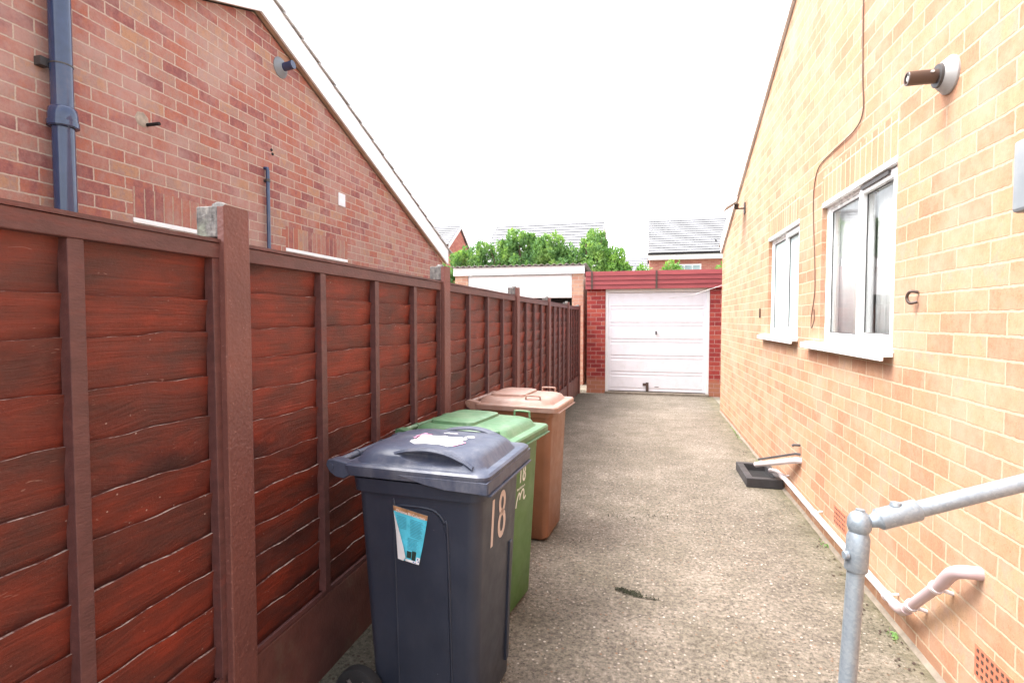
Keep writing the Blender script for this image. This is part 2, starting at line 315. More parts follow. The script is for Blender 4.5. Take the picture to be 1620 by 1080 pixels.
# ---------------------------------------------------------------- mesh builder
class MB:
    def __init__(s): s.v = []; s.f = []; s.mi = []; s.att = None
    def add(s, vs, fs, mi=0):
        o = len(s.v); s.v += [tuple(v) for v in vs]; s.f += [tuple(i + o for i in f) for f in fs]; s.mi += [mi] * len(fs); return s
    def box(s, x0, x1, y0, y1, z0, z1, mi=0):
        vs = [(x, y, z) for x in (x0, x1) for y in (y0, y1) for z in (z0, z1)]
        return s.add(vs, [(0, 1, 3, 2), (4, 6, 7, 5), (0, 4, 5, 1), (2, 3, 7, 6), (0, 2, 6, 4), (1, 5, 7, 3)], mi)
    def hexa(s, a, b, mi=0):   # a, b = two quads of points, matching order
        return s.add(list(a) + list(b), [(0, 3, 2, 1), (4, 5, 6, 7), (0, 1, 5, 4), (1, 2, 6, 5), (2, 3, 7, 6), (3, 0, 4, 7)], mi)
    def prism(s, pts, vec, mi=0):
        n = len(pts); vec = Vector(vec); a = [Vector(p) for p in pts]; b = [p + vec for p in a]
        return s.add(a + b, [tuple(range(n))[::-1], tuple(range(n, 2 * n))] + [(i, (i + 1) % n, n + (i + 1) % n, n + i) for i in range(n)], mi)
    def loft(s, rings, mi=0, caps=True):
        n = len(rings[0]); o = []; 
        for r in rings: o += r
        fs = []
        for k in range(len(rings) - 1):
            for i in range(n):
                j = (i + 1) % n; fs.append((k * n + i, k * n + j, (k + 1) * n + j, (k + 1) * n + i))
        if caps: fs += [tuple(range(n))[::-1], tuple(range((len(rings) - 1) * n, len(rings) * n))]
        return s.add(o, fs, mi)
    def tube(s, path, r, n=12, mi=0, caps=True):
        P = [Vector(p) for p in path]; rings = []; prev = None
        rr = r if isinstance(r, (list, tuple)) else [r] * len(P)
        for i, p in enumerate(P):
            if i == 0: t = P[1] - p
            elif i == len(P) - 1: t = p - P[i - 1]
            else: t = (P[i + 1] - p).normalized() + (p - P[i - 1]).normalized()
            t.normalize()
            if prev is None:
                a = Vector((0, 0, 1)) if abs(t.z) < .9 else Vector((1, 0, 0)); u = t.cross(a).normalized()
            else:
                u = prev - t * prev.dot(t); u.normalize()
            prev = u; w_ = t.cross(u)
            rings.append([p + (u * math.cos(2 * math.pi * k / n) + w_ * math.sin(2 * math.pi * k / n)) * rr[i] for k in range(n)])
        return s.loft(rings, mi, caps)
    def build(s, name, mats, parent=None, smooth=None, bevel=0, seg=2):
        off = Vector((0, 0, 0))
        if parent is not None and parent.get('_world'): off = Vector(parent['_world'])
        me = bpy.data.meshes.new(name); me.from_pydata([tuple(Vector(v) - off) for v in s.v], [], s.f)
        for m in (mats if isinstance(mats, (list, tuple)) else [mats]): me.materials.append(m)
        for p, i in zip(me.polygons, s.mi): p.material_index = i
        bm = bmesh.new(); bm.from_mesh(me); bmesh.ops.recalc_face_normals(bm, faces=bm.faces); bm.to_mesh(me); bm.free()
        if s.att is not None:
            a = me.attributes.new('plank', 'FLOAT', 'POINT'); a.data.foreach_set('value', s.att)
        if smooth is not None:
            me.shade_smooth(); me.set_sharp_from_angle(angle=R(smooth))
        o = bpy.data.objects.new(name, me); C.objects.link(o)
        if parent is not None:
            o.parent = parent
            if parent.get('_world'): o['_world'] = list(off)
        if bevel:
            b = o.modifiers.new('bevel', 'BEVEL'); b.width = bevel; b.segments = seg; b.limit_method = 'ANGLE'; b.angle_limit = R(40)
        return o
def tag(o, label=None, cat=None, group=None, kind=None):
    if label: o['label'] = label
    if cat: o['category'] = cat
    if group: o['group'] = group
    if kind: o['kind'] = kind
    return o
def thing(name, label, cat, loc=(0, 0, 0), rz=0, group=None, world=True):
    o = bpy.data.objects.new(name, None); C.objects.link(o); o.location = loc; o.rotation_euler = (0, 0, rz)
    o.empty_display_size = .1
    if world: o['_world'] = list(loc)
    return tag(o, label, cat, group)
def bez(pts, n=6):   # catmull-rom smoothing
    P = [Vector(p) for p in pts]; P = [2 * P[0] - P[1]] + P + [2 * P[-1] - P[-2]]; out = []
    for i in range(1, len(P) - 2):
        for k in range(n):
            t = k / n; a, b, c, d = P[i - 1:i + 3]
            out.append(.5 * ((2 * b) + (c - a) * t + (2 * a - 5 * b + 4 * c - d) * t * t + (3 * b - a - 3 * c + d) * t ** 3))
    return out + [P[-2]]

# ---------------------------------------------------------------- ground
g = MB().box(-120, 120, -60, 200, -.3, -.004); tag(g.build('ground', M['soil']), kind='structure')
dm = MB(); nx, ny = 2, 2
dm.add([(-1.32, -3, 0), (1.3, -3, 0), (1.3, 11.3, 0), (-1.32, 11.3, 0)], [(0, 1, 2, 3)])
tag(dm.build('driveway', M['drive']), kind='structure')

# ---------------------------------------------------------------- houses beside the drive
SL = .387
def gable_house(root, xf, sgn, apex_y, apex_z, y0, y1, wins, bm_, sm_, depth=6.0):
    """xf: x of the gable face; sgn: direction the face looks (+1 -> +x); wins: list of (ya,yb,za,zb)"""
    top = lambda y: apex_z - SL * abs(y - apex_y)
    t = .26; xb = xf - sgn * t
    mb = MB(); ys = sorted(set([y0, y1, apex_y] + [v for w_ in wins for v in w_[:2]]))
    def cell(ya, yb, za, zb0, zb1, mi=0):
        mb.prism([(xf, ya, za), (xf, yb, za), (xf, yb, zb1), (xf, ya, zb0)], (xb - xf, 0, 0), mi)
    for ya, yb in zip(ys, ys[1:]):
        ww = [w_ for w_ in wins if w_[0] <= ya + 1e-6 and w_[1] >= yb - 1e-6]
        if ww:
            w_ = ww[0]; cell(ya, yb, -.1, w_[2], w_[2]); cell(ya, yb, w_[3], w_[3] + .215, w_[3] + .215, 1); cell(ya, yb, w_[3] + .215, top(ya), top(yb))
        else: cell(ya, yb, -.1, top(ya), top(yb))
    # other walls
    xe = xf - sgn * depth
    for (ya, yb) in ((y0, y0 + t), (y1 - t, y1)): mb.box(min(xb, xe), max(xb, xe), ya, yb, -.1, top(y0 if ya == y0 else y1) - .02)
    mb.prism([(xe, y0 + t, -.1), (xe, y1 - t, -.1), (xe, y1 - t, top(y1)), (xe, apex_y, apex_z), (xe, y0 + t, top(y0))], (sgn * t, 0, 0))
    mb.build('wall', [bm_, sm_], root)
def tile_roof(name, root, r0, u, s_, rows, mat, th=.03, lip=.02, teeth=0):
    """r0 ridge start, u vector along ridge, s_ vector ridge->eave."""
    mb = MB(); r0 = Vector(r0); u = Vector(u); s_ = Vector(s_); nrm = u.cross(s_).normalized()
    if nrm.z < 0: nrm = -nrm
    for i in range(rows):
        a = r0 + s_ * (i / rows); b = r0 + s_ * ((i + 1.08) / rows)
        lo = [a, a + u, b + u + nrm * lip, b + nrm * lip]; hi = [p + nrm * th for p in lo]
        mb.hexa(lo, hi)
    return mb.build(name, mat, root)

def barge(root, x, dx, apex_y, apex_z, yend, z0, z1, name='bargeboard', mat=None):
    sg = 1 if yend > apex_y else -1; ze = apex_z - SL * abs(yend - apex_y)
    MB().prism([(x, apex_y, apex_z + z0), (x, yend, ze + z0), (x, yend, ze + z1), (x, apex_y, apex_z + z1)], (dx, 0, 0)).build(name, mat or M['white'], root)

def window(root, xf, sgn, ya, yb, za, zb, mull, obscure=False, sill_ext=(.06, .06), room=True, vent=False):
    """frame set 50 mm back into the opening; xf wall face, sgn outward direction"""
    o = -sgn
    X = lambda d: xf + o * d       # d metres behind the face
    def bx(mb, d0, d1, y0, y1, z0, z1): mb.box(min(X(d0), X(d1)), max(X(d0), X(d1)), y0, y1, z0, z1)
    f = MB(); fw = .055
    bx(f, .03, .10, ya, ya + fw, za, zb); bx(f, .03, .10, yb - fw, yb, za, zb)
    bx(f, .03, .10, ya + fw, yb - fw, zb - fw, zb); bx(f, .03, .10, ya + fw, yb - fw, za, za + fw)
    bx(f, .03, .10, mull - .03, mull + .03, za + fw, zb - fw)
    W = f.build('window', M['upvc'], root, bevel=.004)
    # trim bead covering the head
    h = MB(); bx(h, -.004, .03, ya, yb, zb - .035, zb - .002); h.build('head_trim', M['upvc'], W, bevel=.003)
    for (y0, y1, opening) in ((ya + fw, mull - .03, True), (mull + .03, yb - fw, False)):
        s_ = MB(); sw = .045 if opening else .022; d0 = .018 if opening else .04
        z0, z1 = za + fw, zb - fw
        if opening: y0 -= .012; y1 += .012; z0 -= .012; z1 += .012
        bx(s_, d0, .075, y0, y0 + sw, z0, z1); bx(s_, d0, .075, y1 - sw, y1, z0, z1)
        bx(s_, d0, .075, y0 + sw, y1 - sw, z1 - sw, z1); bx(s_, d0, .075, y0 + sw, y1 - sw, z0, z0 + sw)
        s_.build('sash', M['upvc'], W, bevel=.005)
        gk = MB(); e = .006
        for q in ((y0 + sw, y0 + sw + e, z0 + sw, z1 - sw), (y1 - sw - e, y1 - sw, z0 + sw, z1 - sw), (y0 + sw + e, y1 - sw - e, z1 - sw - e, z1 - sw), (y0 + sw + e, y1 - sw - e, z0 + sw, z0 + sw + e)):
            bx(gk, .043, .049, *q)
        gk.build('gasket', M['dark_grey'], W)
        p = MB(); bx(p, .05, .056, y0 + sw + .001, y1 - sw - .001, z0 + sw + .001, z1 - sw - .001); p.build('pane', M['obscure'] if obscure else M['glass'], W)
    if vent:
        v = MB(); bx(v, .006, .03, ya + .12, mull - .06, zb - .064, zb - .046); v.build('trickle_vent', M['dark_grey'], W)
    sl = MB(); y0, y1 = ya - sill_ext[0], yb + sill_ext[1]
    pr = [(X(.10), y0, za - .005), (X(-.055), y0, za - .018), (X(-.055), y0, za - .055), (X(-.04), y0, za - .055), (X(-.04), y0, za - .035), (X(.0), y0, za - .035), (X(.10), y0, za - .035)]
    # profile notch keeps the wall clear: sill sits on the opening base
    prof = [(X(.03), za + .012), (X(-.06), za - .004), (X(-.06), za - .042), (X(-.045), za - .042), (X(-.045), za - .022), (X(-.002), za - .022), (X(-.002), za + .001), (X(.03), za + .001)]
    sl.prism([(a, y0, b) for a, b in prof], (0, y1 - y0, 0)); sl.build('sill', M['upvc'], W, bevel=.003)
    return W

# --- left bungalow
LX = -3.5; LAY, LAZ = 4.262, 4.31
hl = thing('brick_bungalow', 'red multi-brick bungalow gable rising behind the brown fence', 'house', (LX, LAY, 0), group=None)
lw = [(3.01, 3.66, 1.25, 2.225), (4.65, 5.79, 1.25, 2.225)]
gable_house(hl, LX, 1, LAY, LAZ, LAY - 4.65, LAY + 4.65, lw, M['brick_left'], M['brick_left_soldier'])
window(hl, LX, 1, *lw[0], 3.35, room=False); window(hl, LX, 1, *lw[1], 5.2, room=False)
MB().box(LX - 1.2, LX - .30, 2.9, 5.9, 1.0, 2.5).build('room_shell', M['interior'], hl)
for sg in (1, -1):
    ye = LAY + sg * 4.72
    barge(hl, LX + .06, .022, LAY, LAZ, ye, .0, .25)
    barge(hl, LX + .0, .06, LAY, LAZ, ye, .015, .035, 'soffit', M['soffit'])
    s_ = (0, sg * 4.85, -SL * 4.85)
    tile_roof('roof', hl, (LX - 6.1, LAY, LAZ + .25), (6.1 + .10, 0, 0), s_, 17, M['roof_edge'], .022, .02)
# --- right bungalow
RX = 1.216; RAY, RAZ = 4.3, 4.505; RY1 = 9.27
hr = thing('brick_bungalow', 'buff orange brick bungalow gable with two white windows right of the driveway', 'house', (RX, RAY, 0))
rw = [(3.07, 4.225, 1.335, 2.325), (4.80, 5.90, 1.345, 2.325)]
gable_house(hr, RX, -1, RAY, RAZ, -.67, RY1, rw, M['brick_right'], M['brick_right_soldier'])
window(hr, RX, -1, *rw[0], 3.62, vent=True, sill_ext=(.02, .26)); window(hr, RX, -1, *rw[1], 5.33, obscure=True, sill_ext=(.03, .20))
rm = MB()   # room shell behind the clear window, open towards it
rm.box(RX + 1.9, RX + 1.92, 2.5, 4.6, .3, 2.7); rm.box(RX + .27, RX + 1.9, 2.48, 2.5, .3, 2.7); rm.box(RX + .27, RX + 1.9, 4.6, 4.62, .3, 2.7)
rm.box(RX + .27, RX + 1.9, 2.5, 4.6, 2.70, 2.72); rm.box(RX + .27, RX + 1.9, 2.5, 4.6, .28, .3)
rm.build('room_shell', M['interior'], hr)
for sg in (1, -1):
    ye = RAY + sg * 4.98
    barge(hr, RX - .031, .022, RAY, RAZ, ye, .0, .20)
    barge(hr, RX - .009, .009, RAY, RAZ, ye, .004, .03, 'soffit_bead', M['white'])
    tile_roof('roof', hr, (RX - .034, RAY, RAZ + .19), (6.04, 0, 0), (0, sg * 5.15, -SL * 5.15), 17, M['roof_pale'], .016, .012)
# curtains
def curtain(name, label, x, y0, y1, z0, z1, amp, freq, mat):
    n = 90; mb = MB(); vs = []
    for i in range(n + 1):
        y = y0 + (y1 - y0) * i / n; k = x + amp * math.sin(i * freq) + amp * .4 * math.sin(i * freq * 2.3 + 1)
        vs += [(k, y, z0), (k, y, z1)]
    mb.add(vs, [(2 * i, 2 * i + 2, 2 * i + 3, 2 * i + 1) for i in range(n)])
    o = mb.build(name, mat, None, smooth=60)
    m = o.modifiers.new('thick', 'SOLIDIFY'); m.thickness = .003
    return tag(o, label, 'curtain')
curtain('curtain', 'gathered white drape inside the right-hand light of the clear window', RX + .122, 3.25, 3.58, 1.34, 2.29, .008, .75, M['curtain'])
curtain('net_curtain', 'flat pale net behind the left-hand light of the clear window', RX + .108, 3.68, 4.22, 1.34, 2.29, .004, .35, M['blind'])

# ---------------------------------------------------------------- fence
PY = [1.452, 3.325, 5.375, 7.27, 9.18, 10.80]
PH = [1.862, 1.853, 1.835, 1.805, 1.80, 1.79]
FXF = -1.272
plab = ['nearest tall painted concrete fence post with bare grey side at its top',
        'second painted concrete fence post, in line with the green bin',
        'third concrete fence post, just beyond the brown bin',
        'fourth concrete fence post, against the white garage door behind',
        'fifth concrete fence post, small beside the red garage',
        'last fence post standing next to the red garage']
fence = thing('lap_fence', 'dark red-brown lap panel fence with painted concrete posts along the left of the driveway', 'fence', (-1.32, 5, 0))
def sub(name, parent, label=None):   # a part that only carries its own sub-parts
    o = bpy.data.objects.new(name, None); C.objects.link(o); o.parent = parent; o.empty_display_size = .1
    o['_world'] = list(parent['_world'])
    if label: o['label'] = label
    return o
for i, (y, h) in enumerate(zip(PY, PH)):
    t = fence
    hw = .056
    fl = MB(); n = 24
    rings = []
    for k in range(n + 1):
        z = -.05 + (h + .05) * k / n; j = lambda a: (noise.noise(Vector((a * 3.1, y, z * 9))) * .0009)
        zt = z + (0 if k < n else -.006)
        rings.append([(FXF - .024, y - hw, zt), (FXF - .002 + j(1), y - hw + .001, zt), (FXF + j(2), y - hw + .005, z), (FXF + j(3), y + hw - .005, z), (FXF - .002 + j(4), y + hw - .001, zt), (FXF - .024, y + hw, zt)])
    fl.loft(rings); t = fl.build('fence_post', M['post'], fence)
    c = MB(); c.box(FXF - .062, FXF - .0242, y - hw + .03, y + hw - .03, -.05, 1.762); c.box(FXF - .104, FXF - .062, y - hw + .001, y + hw - .001, -.05, 1.762)
    c.box(FXF - .104, FXF - .0242, y - hw + .001, y + hw - .001, 1.7622, h - .003)
    c.build('concrete_core', M['concrete'], t, bevel=.004)
    # blob of old mortar on top
    m = MB(); m.loft([[(FXF - .045 + r_ * math.cos(a), y - .02 + r_ * .8 * math.sin(a), h - .004 + zz) for a in [q * math.pi / 4 for q in range(8)]] for r_, zz in ((.028, 0), (.024, .012), (.012, .018))])
    m.build('mortar_cap', M['concrete'], t, smooth=60)

def panel(y0, y1, label, ztop=1.746, zb=.338, styles=None, seed=0, rows=11, detail=True, dz=0):
    rnd = random.Random(seed)
    t = fence
    mb = MB(); att = []; n = 48 if detail else 16; H = ztop - .045 - zb; zz = [zb + H * i / rows + rnd.uniform(-.014, .014) * (0 < i < rows) for i in range(rows + 1)]
    L = y1 - y0
    for i in range(rows):
        z0 = zz[i] - (.03 if i else 0); z1 = zz[i + 1] if i < rows - 1 else ztop - .01
        ph = [rnd.uniform(0, 6.28) for _ in range(4)]; am = rnd.uniform(.001, .0045); tilt = rnd.uniform(-.009, .009)
        kn = [(rnd.uniform(0, 1), rnd.uniform(-.008, .009)) for _ in range(2)]
        a = rnd.random(); o = len(mb.v); vs = []; 
        xt, xb = -1.316, -1.338
        for k in range(n + 1):
            s_ = k / n; y = y0 + L * s_
            wv = am * math.sin(s_ * 4.2 + ph[0]) + am * .4 * math.sin(s_ * 11 + ph[1]) + .0022 * math.sin(s_ * 37 + ph[2]) + .0016 * math.sin(s_ * 83 + ph[3]) + tilt * (s_ - .5)
            for c_, h_ in kn: wv += h_ * math.exp(-((s_ - c_) / .03) ** 2) * .6
            if i == rows - 1: wv = 0
            jx = .0015 * math.sin(s_ * 9 + ph[2])
            for f_ in (0, .33, .66, 1.):
                z = z0 + (z1 + wv - z0) * f_; x = xb + (xt - xb) * f_ + jx + .0015 * math.sin(f_ * 3 + ph[1])
                vs.append((x, y, z))
            vs.append((xt - .0062 + jx, y, z1 + wv + .0005)); vs.append((xb - .0085 + jx, y, z0))
        mb.v += vs; att += [a] * len(vs)
        for k in range(n):
            b0 = o + k * 6; b1 = b0 + 6
            for q in (0, 1, 2): mb.f.append((b0 + q, b1 + q, b1 + q + 1, b0 + q + 1)); mb.mi.append(0)
            mb.f.append((b0 + 3, b1 + 3, b1 + 4, b0 + 4)); mb.mi.append(1)
            mb.f.append((b0 + 4, b1 + 4, b1 + 5, b0 + 5)); mb.mi.append(0)
    mb.att = att; t = mb.build('fence_panel', [M['boards'], M['ledge']], fence, smooth=35)
    MB().box(-1.318, -1.290, y0, y1, ztop - .052, ztop - .004).build('top_rail', M['rail'], t, bevel=.003)
    cp = MB(); nn = 20
    for k in range(nn):   # capping strip, slightly wavy
        ya = y0 - .0 + L * k / nn; yb = y0 + L * (k + 1) / nn
        za, zb_ = [ztop - .003 + .003 * noise.noise(Vector((q * 2.2, seed, 0))) for q in (ya, yb)]
        xa, xb_ = [-1.286 + .004 * noise.noise(Vector((q * 3, seed, 5))) for q in (ya, yb)]
        cp.hexa([(-1.348, ya, za), (xa, ya, za), (xb_, yb, zb_), (-1.348, yb, zb_)], [(-1.348, ya, za + .011), (xa, ya, za + .011), (xb_, yb, zb_ + .011), (-1.348, yb, zb_ + .011)])
    cp.build('capping_strip', M['ledge'] if False else M['rail'], t)
    MB().box(-1.314, -1.300, y0, y1, zb, zb + .022).build('bottom_rail', M['rail'], t, bevel=.003)
    for j, ys in enumerate([y0 + .02] + (styles or []) + [y1 - .02]):
        w_ = .019; lean = rnd.uniform(-.004, .004)
        MB().hexa([(-1.325, ys - w_, zb + .022), (-1.293, ys - w_, zb + .022), (-1.293, ys + w_, zb + .022), (-1.325, ys + w_, zb + .022)],
                  [(-1.325, ys - w_ + lean, ztop - .052), (-1.293, ys - w_ + lean, ztop - .052), (-1.293, ys + w_ + lean, ztop - .052), (-1.325, ys + w_ + lean, ztop - .052)]).build('batten', M['rail'], t, bevel=.002)
    return t
def gboard(y0, y1, label):
    MB().box(-1.345, -1.300, y0, y1, -.05, .336).build('gravel_board', M['gravel_board'], fence, bevel=.006)
segs = [(-.43, PY[0] - .04)] + [(PY[i] + .04, PY[i + 1] - .04) for i in range(5)]
flab = ['nearest fence panel at the left edge, with one wide batten and strongly cracked boards', 'fence panel between the first two posts, behind the navy and green bins',
        'fence panel right behind the brown bin with a split board', 'fence panel after the third post, below the white garage door', 'narrow-looking fence panel beside the fourth post',
        'farthest fence panel, ending at the red garage']
stl = [[.04, .5, .962], [1.955, 2.405, 2.86], None, None, None, None]
for i, (a, b) in enumerate(segs):
    st = stl[i] or [a + (b - a) * k / 4 for k in (1, 2, 3)]
    panel(a, b, flab[i], styles=st, seed=11 + i, detail=i < 3, rows=[11, 12, 12, 12, 12, 12][i])
    gboard(a, b, ['dark painted gravel board under the nearest fence panel', 'painted gravel board in shade behind the navy bin', 'gravel board behind the brown bin', 'gravel board low beyond the brown bin, fourth along', 'gravel board under the fifth fence panel', 'short gravel board nearest the red garage'][i])

# ---------------------------------------------------------------- our garage
GY = 10.92
gr = thing('garage', 'flat-roofed garage with red boarded fascia and white door at the end of the driveway', 'garage', (.15, GY, 0))
w_ = MB(); w_.box(-1.15, -.778, GY, GY + .2, -.05, 2.115); w_.box(1.222, 1.62, GY, GY + .2, -.05, 2.115)
w_.box(-1.15, -.95, GY + .2, 16.0, -.05, 2.115); w_.box(1.42, 1.62, GY + .2, 16.0, -.05, 2.115); w_.box(-.95, 1.42, 15.8, 16., -.05, 2.115)
w_.build('wall', M['brick_garage'], gr)
f_ = MB()
for k in range(4):
    z0 = 2.112 + k * .0885; f_.prism([(-1.175, GY - .05, z0), (-1.175, GY - .075 - .004, z0), (-1.175, GY - .066, z0 + .085), (-1.175, GY - .05, z0 + .085)], (2.86, 0, 0))
f_.box(-1.175, 1.685, GY - .05, GY - .03, 2.112, 2.466)
f_.build('fascia', M['fascia'], gr)
for x in (-1.045, .215): MB().box(x - .018, x + .018, GY - .088, GY - .081, 2.113, 2.463).build('joint_strap', M['dark_brown'], gr)
MB().box(-1.17, 1.68, GY - .03, 16.1, 2.115, 2.47).build('roof', M['roof_corr'], gr)
fr = MB(); fr.box(-.776, -.725, GY + .02, GY + .09, .03, 2.112); fr.box(1.165, 1.220, GY + .02, GY + .09, .03, 2.112); fr.box(-.725, 1.165, GY + .02, GY + .09, 2.045, 2.112)
fr.build('door_frame', M['white'], gr, bevel=.004)
d = MB(); x0, x1 = -.723, 1.163; nr = 6; z0, z1 = .06, 2.04
d.box(x0, x1, GY + .055, GY + .075, z0, z1)
d.box(x0, x0 + .05, GY + .038, GY + .0548, z0, z1); d.box(x1 - .05, x1, GY + .038, GY + .0548, z0, z1)
for k in range(nr):
    a = z0 + (z1 - z0) * k / nr; b = z0 + (z1 - z0) * (k + 1) / nr
    d.prism([(x0 + .052, GY + .0548, a + .06), (x0 + .052, GY + .048, a + .068), (x0 + .052, GY + .048, b - .036), (x0 + .052, GY + .0548, b - .028)], (x1 - x0 - .104, 0, 0)); d.box(x0 + .052, x1 - .052, GY + .050, GY + .0548, a + .002, a + .030)
D = d.build('up_and_over_door', M['white_door'], gr, bevel=.003)
MB().box(.205, .235, GY + .012, GY + .033, 1.20, 1.27).build('handle', M['dark_grey'], D, bevel=.004)
dm_ = MB(); dm_.box(.03, .085, GY + .02, GY + .031, .065, .24); dm_.box(-.03, .03, GY + .022, GY + .031, .17, .225)
dm_.build('rusted_patch', M['dark_brown'], D)
MB().box(.2, .28, GY + .026, GY + .031, .15, .16).build('rust_scar', M['dark_brown'], D)
MB().box(-.778, 1.222, GY - .06, GY + .2, -.05, .045).build('threshold', M['cement'], gr, bevel=.01)
# cord from house corner to garage door head
tag(MB().tube(bez([(RX + .0, 9.28, 2.06), (1.10, 9.9, 2.03), (.98, 10.5, 2.0), (.80, GY + .02, 1.96), (.45, GY + .03, 1.93)]), .004, 6).build('cord', M['cord']), 'thin white cord strung from the buff house to the red garage', 'cord')

# ---------------------------------------------------------------- neighbour's garage
NY = 12.2
g2 = thing('garage', 'neighbouring garage with white fascia, half-open white door and corrugated roof', 'garage', (-3., NY, 0))
w_ = MB(); w_.box(-4.47, -4.15, NY, NY + .2, -.05, 2.55); w_.box(-1.63, -1.37, NY, NY + .2, -.05, 2.55); w_.box(-4.47, -4.27, NY + .2, 16, -.05, 2.5); w_.box(-1.57, -1.37, NY + .2, 16, -.05, 2.5); w_.box(-4.27, -1.57, 15.8, 16, -.05, 2.5)
w_.build('wall', M['brick_pale'], g2)
MB().box(-4.50, -1.34, NY - .05, NY - .003, 2.545, 2.735).build('fascia', M['white'], g2, bevel=.004)
MB().box(-4.149, -1.631, NY + .3, NY + .32, -.05, 2.54).build('shade_panel', M['void'], g2)  # black panel paints the shade inside the half-open garage
dd = MB()
for k in range(4):
    a = 2.0 + k * .135; dd.prism([(-4.14, NY + .07, a), (-4.14, NY + .03, a), (-4.14, NY + .022, a + .008), (-4.14, NY + .022, a + .122), (-4.14, NY + .03, a + .130), (-4.14, NY + .03, a + .135), (-4.14, NY + .07, a + .135)], (2.5, 0, 0))
dd.build('raised_door', M['white'], g2)
co = MB(); n = 150; vs = []
for i in range(n + 1):
    x = -4.55 + 3.25 * i / n; z = 2.765 + .016 * math.sin(i / n * 3.25 / .073 * 2 * math.pi * .5)
    vs += [(x, NY - .12, z), (x, 16.1, z - .22)]
co.add(vs, [(2 * i, 2 * i + 2, 2 * i + 3, 2 * i + 1) for i in range(n)]); o = co.build('corrugated_roof', M['roof_corr'], g2)
m = o.modifiers.new('t', 'SOLIDIFY'); m.thickness = .012

# ---------------------------------------------------------------- far houses
def far_house(label, x0, x1, yf, yr, ze, zr, hasw=(), gutter=True, rows=14, extra=None, open_end=True):
    t = thing('house', label, 'house', ((x0 + x1) / 2, yf, 0))
    yb = 2 * yr - yf
    m = MB(); m.prism([(x0 + .1, yf + .3, -.1), (x0 + .1, yb - .3, -.1), (x0 + .1, yb - .3, ze), (x0 + .1, yr, zr - .22), (x0 + .1, yf + .3, ze)], (x1 - x0 - .2, 0, 0)); m.build('wall', M['brick_far'], t)
    L = yr - yf + .15; dz = (zr - ze)
    tile_roof('roof', t, (x0, yr, zr), (x1 - x0, 0, 0), (0, -L, -dz), rows, M['roof_far'], .03, .05)
    tile_roof('roof', t, (x0, yr, zr), (x1 - x0, 0, 0), (0, L, -dz), rows, M['roof_far'], .03, .05)
    for xx in (x0 - .02, x1):
        b = MB()
        for sg in (-1, 1): b.prism([(xx, yr, zr + .02), (xx, yr + sg * L, zr - dz + .02), (xx, yr + sg * L, zr - dz - .2), (xx, yr, zr - .2)], (.03, 0, 0))
        b.build('bargeboard', M['white'], t)
    if gutter:
        MB().box(x0, x1, yf - .20, yf - .1, ze - .06, ze + .06).build('gutter', M['void'], t)
        MB().box(x0, x1, yf - .1, yf + .29, ze - .32, ze - .07).build('fascia', M['white'], t)
    for (a, b, c, d_) in hasw:
        f = MB(); f.box(a, b, yf + .24, yf + .34, c, d_); W = f.build('window', M['upvc'], t)
        k = (b - a - .1) / 3
        for j in range(3): MB().box(a + .08 + j * k, a + .02 + (j + 1) * k, yf + .2, yf + .238, c + .08, d_ - .08).build('pane', M['far_glass'], W)
    return t
far_house('far pale-roofed house with small brick gable beyond the left eaves', -17.5, -11.3, 29.9, 32, 5.9, 7.42, gutter=False, rows=10)
far_house('far pale-roofed house rising behind the middle of the hedge', -8.93, -2.36, 28.5, 32, 4.6, 7.3)
h3 = far_house('far two-storey house with black gutter and white window above the red garage', .13, 8.5, 29.4, 32, 4.98, 7.2, hasw=[(1.55, 2.85, 3.5, 4.42)], rows=15)
MB().box(1.1, 1.3, 31.2, 31.3, 6.5, 6.6).build('roof_vent', M['dark_grey'], h3); MB().box(3.55, 3.62, 29.9, 30.0, 5.4, 5.7).build('flue_pipe', M['dark_grey'], h3)
far_house('low far roof glimpsed between the two bigger pale roofs', -3.0, .8, 37, 40, 4.6, 5.95, gutter=False, rows=9)

